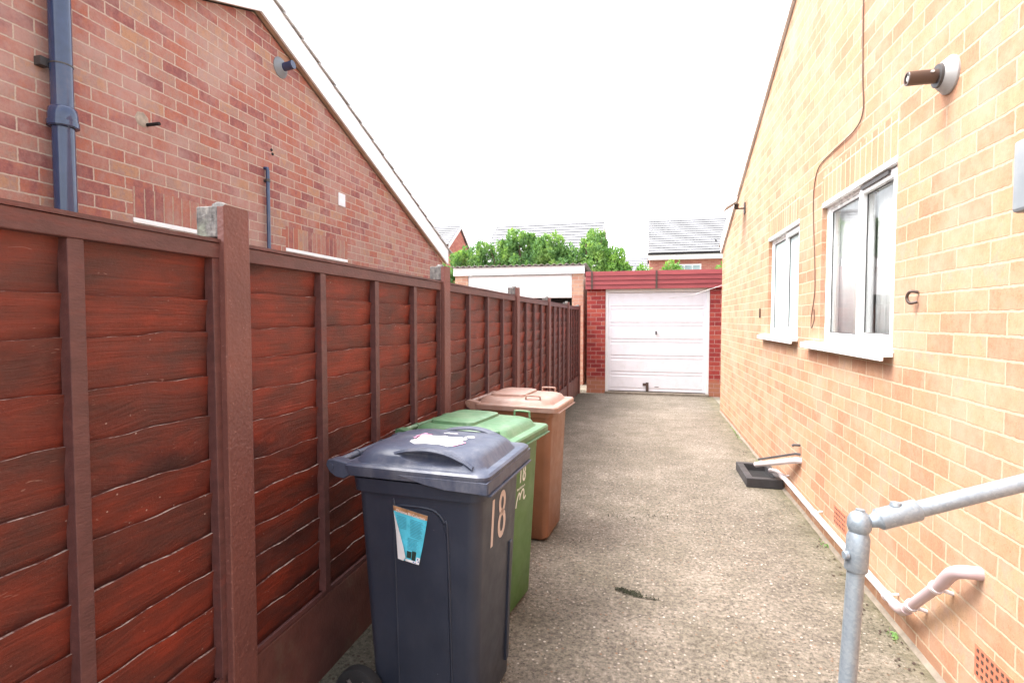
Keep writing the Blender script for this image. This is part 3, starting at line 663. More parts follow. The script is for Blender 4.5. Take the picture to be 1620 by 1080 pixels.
# ---------------------------------------------------------------- trees
def tree(x, y, h, r, label, mat, seed, leaves=6000, z0=1.2, name='conifer_tree', cat='tree', group='evergreens behind the garages'):
    rnd = random.Random(seed)
    t = thing(name, label, cat, (x, y, 0), group=group)
    tk = MB(); p = [(x + rnd.uniform(-.05, .05) * k, y + rnd.uniform(-.05, .05) * k, h * .88 * k / 5) for k in range(6)]
    tk.tube(p, [.09 - .014 * k for k in range(6)], 8)
    for k in range(9):
        z = h * (.25 + .07 * k); a = rnd.uniform(0, 6.28); q = r * .6 * (1 - .06 * k)
        tk.tube([(x, y, z), (x + q * .5 * math.cos(a), y + q * .5 * math.sin(a), z + .15), (x + q * math.cos(a), y + q * math.sin(a), z + .42)], [.03, .02, .006], 5)
    tk.build('trunk', M['bark'], t, smooth=60)
    mb = MB(); lobes = []
    for k in range(46):
        f = rnd.uniform(0, 1) ** .8; z = z0 + (h - z0) * f; rad = r * (1.05 - .45 * f) * rnd.uniform(.35, .95); a = rnd.uniform(0, 6.28)
        lobes.append((Vector((x + rad * math.cos(a), y + rad * .8 * math.sin(a), z - .25)), rnd.uniform(.14, .30) * (1.15 - .5 * f)))
    lobes.append((Vector((x, y, h - .35)), .2)); lobes.append((Vector((x + .1, y, h - .75)), .3)); lobes.append((Vector((x - .25, y, h - .65)), .2))
    vs = []; fs = []
    for k in range(leaves):
        c, lr = lobes[rnd.randrange(len(lobes))]
        d_ = Vector((rnd.gauss(0, 1), rnd.gauss(0, 1), rnd.gauss(0, 1))).normalized() * lr * rnd.uniform(.45, 1.0) ** .6
        d_.z *= 1.7; p = c + d_
        up_ = Vector((d_.x * .9 + rnd.gauss(0, .3), d_.y * .9 + rnd.gauss(0, .3), .45 * lr + abs(rnd.gauss(0, .3)) + .1)).normalized()
        side = up_.cross(Vector((rnd.gauss(0, 1), rnd.gauss(0, 1), rnd.gauss(0, 1)))).normalized()
        L = rnd.uniform(.045, .13); W = L * rnd.uniform(.16, .34)
        o = len(vs); vs += [p - side * W * .4, p + side * W * .4, p + up_ * L * .55 + side * W, p + up_ * L, p + up_ * L * .5 - side * W]; fs.append((o, o + 1, o + 2, o + 3, o + 4))
    mb.add(vs, fs); mb.build('crown', mat, t)
HY = 17.0
for a in [(-6.75, 3.55, .8, 'dim evergreen touching the left bungalow eaves', 'leaf', 1), (-5.85, 4.0, .85, 'evergreen at the left end of the hedge, in front of the brick gable', 'leaf', 2),
          (-4.75, 4.15, .85, 'evergreen second from left behind the white garage', 'leaf', 3), (-4.0, 4.5, .85, 'tallest evergreen, behind the middle of the white garage', 'leaf', 4),
          (-3.1, 4.3, .8, 'evergreen just right of the tallest one', 'leaf', 5), (-2.35, 4.0, .75, 'darker lower evergreen behind the corrugated roof', 'leaf', 6),
          (-1.6, 4.45, .75, 'tall right-hand evergreen with feathery top below the far roof', 'leaf', 7), (-.98, 3.85, .55, 'pale green bush at the right end of the hedge, beside the red garage', 'leaf_light', 8)]:
    tree(a[0], HY, a[1] - .05, a[2] * 1.2, a[3], M[a[4]], a[5], leaves=11000)
for a in [(-.1, 3.2, .5, 'low sprig of leaves above the red garage, left of its middle strap', 11), (.75, 3.33, .5, 'small bush showing above the strap of the red fascia', 12), (2.25, 3.2, .45, 'small bush above the right end of the red fascia', 13)]:
    tree(a[0], HY, a[1], a[2], a[3], M['leaf_light'], a[4], leaves=2200, z0=1.8, name='shrub', cat='shrub', group='shrubs behind the red garage')

# ---------------------------------------------------------------- things on the left wall
t = thing('soil_pipe', 'thick glossy black soil pipe at the left edge of the red brick wall', 'drain pipe', (-3.40, 2.50, 0))
px, py = LX + .085, 2.50
MB().tube([(px, py, .0), (px, py, 4.05)], .057, 28).build('pipe', M['black_plastic'], t, smooth=40)
k = MB(); k.tube([(px, py, 2.655), (px, py, 2.665), (px, py, 2.73), (px, py, 2.765), (px, py, 2.775)], [.071, .075, .075, .070, .06], 28); k.tube([(px, py, 2.66), (px, py, 2.69)], [.080, .080], 28)
k.build('collar', M['black_plastic'], t, smooth=40)
b = MB(); b.tube([(px, py, 3.02), (px, py, 3.028)], .0595, 28); b.box(LX, LX + .05, py - .09, py - .04, 3.0, 3.05); b.build('bracket', M['dark_grey'], t)
t = thing('overflow_pipe', 'thin black overflow pipe rising above the fence between the two left windows', 'drain pipe', (LX + .03, 4.36, 0))
MB().tube([(LX + .035, 4.36, .1), (LX + .035, 4.36, 2.895), (LX + .03, 4.36, 2.925), (LX - .02, 4.36, 2.93)], .0175, 16).build('pipe', M['black_plastic'], t, smooth=60)
k = MB(); k.tube([(LX + .035, 4.36, 2.80), (LX + .035, 4.36, 2.825)], .023, 16); k.box(LX, LX + .03, 4.345, 4.375, 2.8, 2.82); k.build('clip', M['dark_grey'], t)
t = thing('flue', 'small black flue with grey round plate under the left verge', 'flue', (LX, 4.61, 3.97))
def disc_cone(x, y, z, sgn, r0, r1, l, mat, par, name):
    MB().tube([(x, y, z), (x + sgn * .008, y, z), (x + sgn * l, y, z)], [r0, r0, r1], 28).build(name, mat, par, smooth=35)
disc_cone(LX, 4.61, 3.97, 1, .098, .05, .05, M['meter'], t, 'wall_plate')
MB().tube([(LX + .04, 4.61, 3.97), (LX + .15, 4.61, 3.985)], .04, 20).build('pipe', M['black_plastic'], t, smooth=50)
tag(MB().tube([(LX - .02, 3.14, 2.905), (LX + .11, 3.14, 2.905)], .012, 12).build('pipe_stub', M['void'], None, smooth=50), 'short black overflow stub poking from the left brick wall', 'pipe')
tag(MB().tube([(LX - .001, 3.10, 2.93), (LX + .003, 3.10, 2.93)], [.060, .045], 7).build('mortar_patch', M['mortar']), 'rough pale mortar patch around the black pipe stub', 'mortar patch')
tag(MB().box(LX, LX + .012, 5.60, 5.74, 2.84, 2.99).build('vent_cover', M['paper'], None, bevel=.004), 'small square white vent cover on the red brick gable', 'vent')
for (yy, zz) in ((4.46, 3.13), (4.475, 3.095)): tag(MB().tube([(LX - .01, yy, zz), (LX + .006, yy, zz)], .014, 8).build('plug_hole', M['void']), 'small dark plugged hole above the thin overflow pipe', 'hole', 'plugged holes in the left wall')

# ---------------------------------------------------------------- things on the right wall
t = thing('flue', 'brown boiler flue with pale conical plate high on the buff wall', 'flue', (RX, 2.60, 2.52))
FY, FZ = 2.615, 2.515
MB().tube([(RX, FY, FZ), (RX - .008, FY, FZ), (RX - .022, FY, FZ), (RX - .04, FY, FZ)], [.076, .076, .064, .05], 32).build('wall_plate', M['grey_flue'], t, smooth=25)
MB().tube([(RX - .03, FY, FZ), (RX - .05, FY, FZ)], [.05, .046], 28).build('collar', M['dark_grey'], t, smooth=35)
n = 28; ri = []
for (xx, r_) in ((RX - .04, .0285), (RX - .155, .0285), (RX - .157, .027), (RX - .157, .021), (RX - .12, .020)):
    ri.append([(xx, FY + r_ * math.cos(2 * math.pi * k / n), FZ + r_ * math.sin(2 * math.pi * k / n)) for k in range(n)])
P_ = MB().loft(ri).build('terminal', M['dark_brown'], t, smooth=35)
q = MB(); q.tube([(RX - .12, FY, FZ), (RX - .154, FY, FZ)], .011, 14); q.box(RX - .153, RX - .12, FY - .002, FY + .002, FZ - .02, FZ + .02); q.build('inner_duct', M['grey_flue'], P_)
MB().tube([(RX - .075, FY - .026, FZ + .01), (RX - .075, FY - .031, FZ + .012)], .007, 10).build('screw', M['grey_flue'], P_)
bx_ = MB().box(RX - .055, RX, 1.62, 2.105, 1.850, 2.082); o = bx_.build('meter_box', M['meter'], None, bevel=.012); tag(o, 'flat grey box on the buff wall at the right edge', 'meter box')
cl = MB().tube(bez([(RX - .004, 2.815, 1.63), (RX - .03, 2.83, 1.632), (RX - .036, 2.845, 1.605), (RX - .03, 2.83, 1.58), (RX - .006, 2.815, 1.585)], 5), .007, 8).build('pipe_clip', M['dark_brown'], None, smooth=60)
tag(cl, 'small open brown pipe clip beside the big window', 'clip')
cb = bez([(RX - .006, 3.56, 3.95), (RX - .006, 3.556, 3.30), (RX - .006, 3.535, 2.9), (RX - .006, 3.52, 2.70), (RX - .007, 3.66, 2.635), (RX - .006, 4.05, 2.625), (RX - .006, 4.32, 2.60), (RX - .006, 4.42, 2.46), (RX - .006, 4.415, 2.25), (RX - .008, 4.36, 1.98), (RX - .006, 4.34, 1.72), (RX - .008, 4.40, 1.52), (RX - .012, 4.38, 1.44), (RX - .008, 4.335, 1.50), (RX - .006, 4.35, 1.58)], 6)
tag(MB().tube(cb, .0035, 6).build('cable', M['cable'], None, smooth=60), 'thin brown cable trailing down the buff wall beside the big window', 'cable')
tag(MB().tube([(RX - .012, 6.22, 1.52), (RX - .012, 6.22, 1.62)], .008, 6).build('wall_hook', M['dark_brown']), 'tiny brown fixing left of the small window', 'fixing')
# security light
t = thing('security_light', 'small white floodlight with brown bracket under the right-hand eaves', 'floodlight', (RX, 7.30, 2.94))
q = MB(); q.box(RX - .012, RX, 7.26, 7.34, 2.84, 2.98); q.box(RX - .11, RX - .012, 7.29, 7.31, 2.90, 2.915); q.build('bracket', M['dark_brown'], t)
hd = MB().hexa([(RX - .25, 7.16, 2.89), (RX - .25, 7.44, 2.89), (RX - .12, 7.44, 2.97), (RX - .12, 7.16, 2.97)], [(RX - .21, 7.19, 3.04), (RX - .21, 7.41, 3.04), (RX - .10, 7.41, 3.04), (RX - .10, 7.19, 3.04)])
hd.build('lamp_head', M['grey_flue'], t, bevel=.008)
MB().tube([(RX - .10, 7.30, 2.90), (RX - .10, 7.30, 2.965)], [.02, .03], 12).build('sensor', M['dark_grey'], t, smooth=50)
# waste pipe run
t = thing('waste_pipe', 'pinkish waste pipe from the buff wall running low along its base to the gully', 'waste pipe', (RX, 2.4, .5))
A = [(RX + .02, 2.29, .565), (RX - .045, 2.30, .562), (RX - .062, 2.35, .53), (RX - .06, 2.42, .46)]
B = [(RX - .058, 2.70, .205), (RX - .055, 2.76, .168), (RX - .052, 2.84, .155)]
MB().tube(bez(A, 6), .0245, 16).build('elbow', M['pipe_pink'], t, smooth=60)
MB().tube([A[-1], B[0]], .0215, 16).build('branch', M['pipe_pink'], t, smooth=60)
MB().tube(bez(B, 6), .0245, 16).build('elbow', M['pipe_pink'], t, smooth=60)
MB().tube(bez([B[-1], (RX - .05, 3.9, .15), (RX - .05, 5.02, .15), (RX - .10, 5.2, .135)], 5), .0195, 16).build('run', M['pipe_white'], t, smooth=60)
for p_ in ((A[-1], .15), (A[-1], .85)):
    c_ = Vector(A[-1]).lerp(Vector(B[0]), p_[1]); d_ = (Vector(B[0]) - Vector(A[-1])).normalized()
    q = MB(); q.tube([c_ - d_ * .009, c_ + d_ * .009], .0265, 16); q.tube([c_ + Vector((.02, 0, -.01)), c_ + Vector((.06, 0, -.02))], .008, 8)
    q.build('pipe_clip', M['pipe_white'], t, smooth=40)
for y in (2.92, 3.33, 4.07, 4.95):
    q = MB(); q.tube([(RX - .05, y - .009, .152), (RX - .05, y + .009, .152)], .0245, 14); q.tube([(RX - .03, y, .16), (RX, y, .165)], .007, 8); q.build('pipe_clip', M['pipe_white'], t, smooth=40)
t = thing('sink_waste_pipe', 'short white pipe slanting from the buff wall into the black gully', 'waste pipe', (RX, 4.6, .36))
MB().tube([(RX + .02, 4.60, .385), (RX - .03, 4.63, .38), (RX - .20, 5.28, .16)], .024, 16).build('pipe', M['pipe_white'], t, smooth=60)
MB().tube([(RX + .02, 4.62, .43), (RX - .03, 4.66, .425), (RX - .18, 5.28, .21)], .010, 10).build('thin_pipe', M['dark_grey'], t, smooth=60)
tag(MB().tube([(RX + .01, 4.64, .50), (RX - .05, 4.64, .50), (RX - .06, 4.64, .49)], .010, 10).build('overflow_spout', M['dark_grey'], None, smooth=50), 'small black spout in the buff wall above the gully pipes', 'spout')
t = thing('gully_surround', 'square black gully surround on the ground at the foot of the buff wall', 'gully', (1.05, 5.37, 0))
q = MB(); x0, x1, y0, y1, h = .90, 1.205, 5.08, 5.66, .085
q.box(x0, x1, y0, y0 + .06, 0, h); q.box(x0, x1, y1 - .06, y1, 0, h); q.box(x0, x0 + .06, y0 + .06, y1 - .06, 0, h - .001); q.box(x1 - .05, x1, y0 + .06, y1 - .06, 0, h - .001)
q.build('kerb', M['gully'], t, bevel=.006); MB().box(x0 + .06, x1 - .05, y0 + .06, y1 - .06, .0, .02).build('gully_shade', M['void'], t)  # black slab paints the dark inside of the open surround
def airbrick(y, z, label):
    t = thing('airbrick', label, 'airbrick', (RX, y, z)); w2, h2 = .107, .06
    q = MB(); q.box(RX - .003, RX + .01, y - w2, y + w2, z - h2 - .0, z + h2)
    q.build('plate', M['terracotta'], t, bevel=.002)
    q = MB()
    for i in range(7):
        for j in range(4): yy = y - w2 + .024 + i * .028; zz = z - h2 + .018 + j * .028; q.box(RX - .0045, RX - .0032, yy - .0065, yy + .0065, zz - .0065, zz + .0065)
    q.build('holes', M['dark_brown'], t)
airbrick(2.20, .235, 'terracotta airbrick at the bottom right corner of the buff wall'); airbrick(3.73, .24, 'terracotta airbrick half hidden behind the handrail joint')
# foot of the wall
pl = MB(); n = 60; vs = []
for i in range(n + 1):
    y = -.5 + 9.7 * i / n; a = .022 + .010 * noise.noise(Vector((y * 2.3, 0, 0))) ; vs += [(RX - a, y, .001), (RX - a * .35, y, .014 + .008 * noise.noise(Vector((y * 5, 3, 0)))), (RX + .01, y, .018)]
pl.add(vs, [(3 * i + k, 3 * i + 3 + k, 3 * i + 4 + k, 3 * i + 1 + k) for i in range(n) for k in (0, 1)])
tag(pl.build('cement_fillet', M['cement'], None, smooth=60), 'rough cement fillet along the foot of the buff wall', 'fillet')

# ---------------------------------------------------------------- handrail
t = thing('handrail', 'galvanised tube handrail post with angled rail in the right foreground', 'handrail', (.40, 1.24, 0))
top = Vector((.455, 1.283, 1.045)); foot = Vector((.395, 1.24, 0)); ax = (top - foot).normalized()
MB().tube([foot - Vector((0, 0, .02)), top - ax * .01], .0172, 28).build('post', M['galv'], t, smooth=50)
MB().tube([foot, foot + Vector((0, 0, .012))], .06, 24).build('base_flange', M['galv'], t, smooth=30)
kb = MB(); kb.tube([top - ax * .085, top - ax * .082, top - ax * .012, top - ax * .0], [.0208, .0225, .0225, .018], 28); 
kc = top + ax * .018
n = 12; kb.tube([kc + ax * (-.028), kc - ax * .02, kc - ax * .008, kc + ax * .008, kc + ax * .02, kc + ax * .028], [.010, .018, .0232, .0232, .018, .008], 24)
kb.tube([top - ax * .05 - Vector((.020, .008, 0)), top - ax * .05 - Vector((.029, .010, 0))], .009, 12)
K = kb.build('swivel_joint', M['galv'], t, smooth=35, bevel=.001)
r0 = kc + Vector((.012, .001, .002)); r1 = Vector((.78, 1.314, 1.172)); dr = (r1 - r0).normalized()
rend = r0 + dr * ((RX - .0 - r0.x) / dr.x)
s2 = MB(); s2.tube([r0 - dr * .004, r0 + dr * .020, r0 + dr * .028, r0 + dr * .105, r0 + dr * .108], [.010, .015, .0225, .0225, .0208], 28)
s2.tube([r0 + dr * .062 + Vector((0, 0, .021)), r0 + dr * .062 + Vector((0, 0, .028))], [.012, .010], 14)
s2.build('rail_socket', M['galv'], t, smooth=35)
q = MB(); q.tube([r0 + dr * .062 + Vector((0, 0, .0275)), r0 + dr * .062 + Vector((0, 0, .0285))], .005, 6); q.tube([kc + ax * .027, kc + ax * .031], .009, 14); q.build('grub_screw', M['galv'], t, smooth=30)
MB().tube([r0 + dr * .05, rend], .0172, 28).build('rail', M['galv'], t, smooth=50)
MB().tube([rend - Vector((.012, 0, 0)), rend], .05, 24).build('wall_flange', M['galv'], t, smooth=30)

# ---------------------------------------------------------------- wheelie bins
def rr(x0, x1, hw, r, z, n=5):
    pts = []
    for (cx, cy, a0) in ((x1 - r, hw - r, 0), (x0 + r, hw - r, 90), (x0 + r, -hw + r, 180), (x1 - r, -hw + r, 270)):
        for k in range(n + 1):
            a = R(a0 + 90 * k / n); pts.append((cx + r * math.cos(a), cy + r * math.sin(a), z))
    return pts
def text_obj(txt, size, mat, parent, M4, name, ext=.0006, sx=1, bold=0):
    cu = bpy.data.curves.new('t', 'FONT'); cu.body = txt; cu.size = size; cu.extrude = ext; cu.align_x = 'LEFT'; cu.offset = bold
    o = bpy.data.objects.new('t', cu); C.objects.link(o); dg = bpy.context.evaluated_depsgraph_get(); dg.update()
    me = bpy.data.meshes.new_from_object(o.evaluated_get(dg)); bpy.data.objects.remove(o)
    me.transform(Matrix.Diagonal((sx, 1, 1, 1))); me.transform(M4); me.materials.clear(); me.materials.append(mat)
    r_ = bpy.data.objects.new(name, me); C.objects.link(r_); r_.parent = parent; return r_
BX1t, BX1b, BX0t, BX0b, HWt, HWb = .262, .225, -.235, -.19, .236, .195
def body_x1(z, zt): return BX1b + (BX1t - BX1b) * z / zt
def body_hw(z, zt): return HWb + (HWt - HWb) * z / zt
def bin_body(t, mat, zt, arch):
    b = MB(); rings = []
    for (z, e) in ((.012, -.012), (.03, 0), (.25, 0), (.5, 0), (.75, 0), (zt - .05, 0), (zt - .049, .012), (zt, .014)):
        f = z / zt; rings.append(rr(BX0b + (BX0t - BX0b) * f - e, body_x1(z, zt) + e, body_hw(z, zt) + e, .045, z, 6))
    b.loft(rings)
    # gussets under the rim at the back
    for sg in (-1, 1): b.box(BX0t - .05, BX0t - .002, sg * .12 - .01, sg * .12 + .01, zt - .09, zt - .01)
    B = b.build('body', mat, t, smooth=35)
    if arch:   # moulded arch panel ridge on both sides and front recess ribs
        for sg in (-1, 1):
            path = [(-.075, .10), (-.074, .80), (-.066, .825), (-.04, .835), (.06, .835), (.10, .822), (.126, .79), (.138, .73), (.142, .10)]
            P = [Vector((x, sg * (body_hw(z, zt) + .0006), z)) for x, z in path]
            q = MB(); q.tube(bez(P[:1] + P[1:], 4), .0045, 8); q.build('moulded_rib', mat, t, smooth=60)
            pan = MB(); pts = [(-.071, .10), (-.070, .80), (-.06, .825), (.06, .83), (.098, .817), (.121, .787), (.133, .73), (.137, .10)]
            pan.prism([(x, sg * (body_hw(z, zt) - .001), z) for x, z in pts], (0, sg * .004, 0)); pan.build('side_panel', mat, t)
        q = MB()
        for yy in (.115,): q.hexa([(BX1b + .002 + (BX1t - BX1b) * .1 / zt - .004, yy, .1), (BX1b + .010 + (BX1t - BX1b) * .1 / zt, yy, .1), (BX1b + .010 + (BX1t - BX1b) * .1 / zt, yy + .03, .1), (BX1b + (BX1t - BX1b) * .1 / zt - .002, yy + .03, .1)],
                               [(body_x1(.6, zt) - .004, yy, .6), (body_x1(.6, zt) + .008, yy, .6), (body_x1(.6, zt) + .008, yy + .03, .6), (body_x1(.6, zt) - .004, yy + .03, .6)])
        q.build('front_rib', mat, t, bevel=.003)
    # wheels and axle
    for sg in (-1, 1):
        yy = sg * .235
        q = MB(); prof = [(.045, -.022), (.085, -.024), (.098, -.018), (.10, 0), (.098, .018), (.085, .024), (.045, .022)]
        n = 32; rings = []
        for r_, dy in prof: rings.append([(-.225 + r_ * math.cos(2 * math.pi * k / n), yy + dy, .10 + r_ * math.sin(2 * math.pi * k / n)) for k in range(n)])
        q.loft(rings); W = q.build('wheel', M['rubber'], t, smooth=35)
        h = MB()
        for k in range(6):
            a = k * math.pi / 3; h.tube([(-.225, yy + sg * .018, .10), (-.225 + .07 * math.cos(a), yy + sg * .022, .10 + .07 * math.sin(a))], .009, 6)
        h.tube([(-.225, yy - .03, .10), (-.225, yy + .03, .10)], .02, 14); h.build('hub', M['dark_grey'], W)
    MB().tube([(-.225, -.25, .10), (-.225, .25, .10)], .011, 10).build('axle', M['galv'], t)
    return B
def handle_bar(t, mat, z, hw=.25):
    q = MB(); q.tube([(-.322, -hw + .045, z), (-.322, hw - .045, z)], .0145, 18); q.build('handle_bar', mat, t, smooth=60)
    for yy in (-.09, .09): MB().tube([(-.322, yy - .004, z), (-.322, yy + .004, z)], .0185, 18).build('bar_collar', mat, t, smooth=40)
    for sg in (-1, 1):   # hinge lugs
        l = MB(); y0 = sg * hw
        prof = [(-.24, z - .03), (-.27, z - .050), (-.305, z - .046), (-.332, z - .03), (-.348, z - .005), (-.342, z + .014), (-.32, z + .019), (-.24, z + .006)]
        l.prism([(x, y0 - sg * .045, zz) for x, zz in prof], (0, sg * .05, 0)); l.build('hinge_lug', mat, t, bevel=.004)
        MB().tube([(-.323, y0 + sg * .005, z - .008), (-.323, y0 + sg * .009, z - .008)], .012, 12).build('hinge_pin', mat, t, smooth=40)

# navy bin
def cut(obj_, cutter):
    md = obj_.modifiers.new('b', 'BOOLEAN'); md.operation = 'DIFFERENCE'; md.object = cutter; md.solver = 'EXACT'
    dg = bpy.context.evaluated_depsgraph_get(); dg.update(); me = bpy.data.meshes.new_from_object(obj_.evaluated_get(dg)); obj_.modifiers.clear(); obj_.data = me
    bpy.data.objects.remove(cutter)
nb = thing('wheelie_bin', 'nearest, navy blue wheelie bin with a cyan leaflet on its side', 'wheelie bin', (-.787, 1.966, 0), R(-4), 'wheelie bins along the fence', world=False)
ZT = .925; bin_body(nb, M['navy'], ZT, True)
l = MB()
l.loft([rr(-.272, .292, .256, .035, ZT + .008), rr(-.278, .300, .262, .038, ZT + .035), rr(-.278, .300, .262, .038, ZT + .045), rr(-.270, .292, .254, .035, ZT + .052), rr(-.262, .262, .226, .07, ZT + .050),
        rr(-.258, .255, .220, .075, ZT + .058), rr(-.245, .240, .210, .085, ZT + .082), rr(-.215, .222, .190, .10, ZT + .100), rr(-.13, .17, .145, .10, ZT + .104)])
L_ = l.build('lid', M['navy_lid'], nb, smooth=40)
for sg in (-1, 1):
    c_ = MB(); n = 20; rings = []
    for j in range(9):
        f = -1 + 2 * j / 8; s_ = math.sqrt(max(0.0004, 1 - f * f)); rings.append([(.065 + f * .155, sg * .232 + .058 * s_ * math.cos(2 * math.pi * k / n), ZT + .084 - f * .008 + .024 * s_ * math.sin(2 * math.pi * k / n)) for k in range(n)])
    c_.loft(rings); co_ = c_.build('cutter', M['void'], nb); cut(L_, co_)
L_.data.shade_smooth(); L_.data.set_sharp_from_angle(angle=R(40))
for sg in (-1, 1):    # arched grips above the scoops
    q = MB(); P = bez([(-.10, sg * .192, ZT + .090), (-.03, sg * .200, ZT + .110), (.05, sg * .204, ZT + .118), (.12, sg * .205, ZT + .111), (.19, sg * .203, ZT + .086), (.225, sg * .205, ZT + .066)], 5)
    up_ = []; rings = []
    for i, p_ in enumerate(P): rings.append([(p_.x, p_.y - sg * .03, p_.z - .004), (p_.x, p_.y - sg * .03, p_.z - .010), (p_.x, p_.y + sg * .008, p_.z - .014), (p_.x, p_.y + sg * .012, p_.z - .008), (p_.x, p_.y + sg * .006, p_.z)])
    q.loft(rings); q.build('lid_grip', M['navy_lid'], L_, smooth=50)
sk = MB()    # deeper front part of the lid skirt
for sg in (-1, 1):
    sk.prism([(-.05, sg * .262, ZT + .03), (.06, sg * .262, ZT + .004), (.14, sg * .262, ZT - .008), (.298, sg * .262, ZT - .012), (.300, sg * .262, ZT + .03)], (0, -sg * .005, 0))
sk.box(.2935, .3005, -.255, .255, ZT - .012, ZT + .03); sk.build('lid_skirt', M['navy_lid'], L_, bevel=.002)
MB().box(.262, .309, -.245, .245, ZT - .022, ZT - .014).build('rim_lip', M['navy_lid'], nb, bevel=.003)
handle_bar(nb, M['navy_lid'], ZT + .042)
# torn label on the lid
rnd = random.Random(4)
def ragged(x0, x1, y0, y1, z, parent, mat, name, n=26, j=.012, th=.0012, seed=1):
    rn = random.Random(seed); pts = []
    for k in range(n):
        a = 2 * math.pi * k / n; c, s_ = math.cos(a), math.sin(a); m_ = max(abs(c), abs(s_)); pts.append(((x0 + x1) / 2 + (x1 - x0) / 2 * c / m_ + rn.uniform(-j, j), (y0 + y1) / 2 + (y1 - y0) / 2 * s_ / m_ + rn.uniform(-j, j), z))
    return MB().prism(pts, (0, 0, th)).build(name, mat, parent)
ZL = ZT + .1045
ragged(-.09, .10, -.10, .045, ZL, L_, M['paper'], 'torn_label', seed=2)
ragged(-.115, -.06, -.02, .07, ZL - .0005, L_, M['pink_print'], 'torn_label', seed=3, j=.014)
ragged(.06, .12, -.09, -.03, ZL + .0008, L_, M['pink_print'], 'torn_label', seed=5, j=.012)
ragged(.085, .12, .05, .075, ZL, L_, M['paper'], 'torn_label', seed=6, j=.006)
ragged(-.03, .03, .10, .112, ZL, L_, M['paper'], 'torn_label', seed=7, j=.004)
# numerals on the front face (+x)
def on_front(t, zt, y, z, lean=0):
    sl = math.atan2(BX1t - BX1b, zt)
    X = Vector((0, 1, 0)); Z = Vector((math.sin(sl), 0, math.cos(sl))); Nn = X.cross(Z)
    m4 = Matrix((X, Z, Nn)).transposed().to_4x4(); m4.translation = Vector((body_x1(z, zt) + .0012, y, z)); return m4
def digits(parent, zt, y, z, h, mat, wd=.5, th=.1):
    """hand-cut 18, strokes as flat ribbons"""
    m4 = on_front(None, zt, y, z); q = MB()
    def ribbon(pts, w0, closed=False):
        P = [Vector((p[0] * h, p[1] * h)) for p in pts]; n = len(P); a = []; b = []
        for i in range(n):
            if closed: d_ = P[(i + 1) % n] - P[i - 1]
            else: d_ = P[min(i + 1, n - 1)] - P[max(i - 1, 0)]
            nn_ = Vector((-d_.y, d_.x)).normalized() * w0 * h / 2; a.append(m4 @ Vector((*(P[i] + nn_), 0))); b.append(m4 @ Vector((*(P[i] - nn_), 0)))
        rg = range(n if closed else n - 1)
        q.add(a + b, [(i, (i + 1) % n, n + (i + 1) % n, n + i) for i in rg])
    ribbon([(0, 0), (.02, .5), (.04, 1)], th)
    o0 = wd
    up = [(o0 + .16 * math.sin(k * math.pi / 8), .76 + .21 * math.cos(k * math.pi / 8)) for k in range(16)]
    dn = [(o0 + .19 * math.sin(k * math.pi / 8), .29 + .25 * math.cos(k * math.pi / 8)) for k in range(16)]
    ribbon(up, th, True); ribbon(dn, th * 1.05, True)
    o = q.build('house_number', mat, parent); sm = o.modifiers.new('s', 'SOLIDIFY'); sm.thickness = .0008; sm.offset = 0; return o
digits(nb, ZT, -.095, .665, .175, M['ink'], .62, .13)
# leaflet
lf = MB(); TL, TR, BR, BL = Vector((-.073, .835)), Vector((.066, .81)), Vector((.028, .628)), Vector((-.054, .640))
sy = lambda z, e: -(body_hw(z, ZT)) - .0065 - e
def lp(u, v, e=0.0):
    a = TL.lerp(TR, u); b = BL.lerp(BR, u); p = a.lerp(b, v); curl = .010 * max(0, v - .5) ** 1.5 * 2 + .006 * max(0, .3 - u) * v
    return (p.x, sy(p.y, e + curl), p.y)
n = 10
lf.add([lp(i / n, j / n) for j in range(n + 1) for i in range(n + 1)], [(j * (n + 1) + i, j * (n + 1) + i + 1, (j + 1) * (n + 1) + i + 1, (j + 1) * (n + 1) + i) for j in range(n) for i in range(n)])
leaf = lf.build('leaflet', M['cyan'], None, smooth=60)
leaf.location = nb.location; leaf.rotation_euler = nb.rotation_euler; tag(leaf, 'cyan leaflet peeling off the side of the navy bin', 'leaflet')
def lq(name, rects, mat, e=.0006):
    q = MB()
    for (u0, u1, v0, v1) in rects:
        m_ = 5
        for k in range(m_):
            a, b = u0 + (u1 - u0) * k / m_, u0 + (u1 - u0) * (k + 1) / m_
            q.add([lp(a, v0, e), lp(b, v0, e), lp(b, v1, e), lp(a, v1, e)], [(0, 1, 2, 3)])
    return q.build(name, mat, leaf)
lq('header_band', [(0, 1, 0, .10)], M['orange_print'])
lines = []
for k in range(9): lines.append((.08, .08 + .30, .17 + k * .028, .177 + k * .028))
for k in range(12): lines.append((.50, .88 + .04 * math.sin(k * 2.1), .17 + k * .030, .178 + k * .030))
for k in range(9): lines.append((.42, .82 - .06 * abs(math.sin(k)), .55 + k * .026, .557 + k * .026))
lq('text_lines', lines, M['teal_print'])
lq('picture', [(.40, .60, .80, .93), (.62, .80, .775, .95)], M['dark_print']); lq('footer', [(.34, 1., .955, 1.), (.84, 1., .87, .955)], M['paper'])
lq('footer_motif', [(.70, .76, .965, .985), (.88, .93, .89, .92), (.93, .97, .93, .96), (.8, .84, .975, .995)], M['blue_print'], .001)
Xl = (Vector(lp(1, .08)) - Vector(lp(0, .08))).normalized(); Nl = Vector((0, -1, 0)); Zl = Nl.cross(Xl).normalized(); Nl = Xl.cross(Zl)
m4 = Matrix((Xl, Zl, Nl)).transposed().to_4x4(); m4.translation = Vector(lp(.06, .105, .0012)); text_obj('Christmas Bin Collections', .0145, M['paper'], leaf, m4, 'title', .0002, .78)
fold = MB()
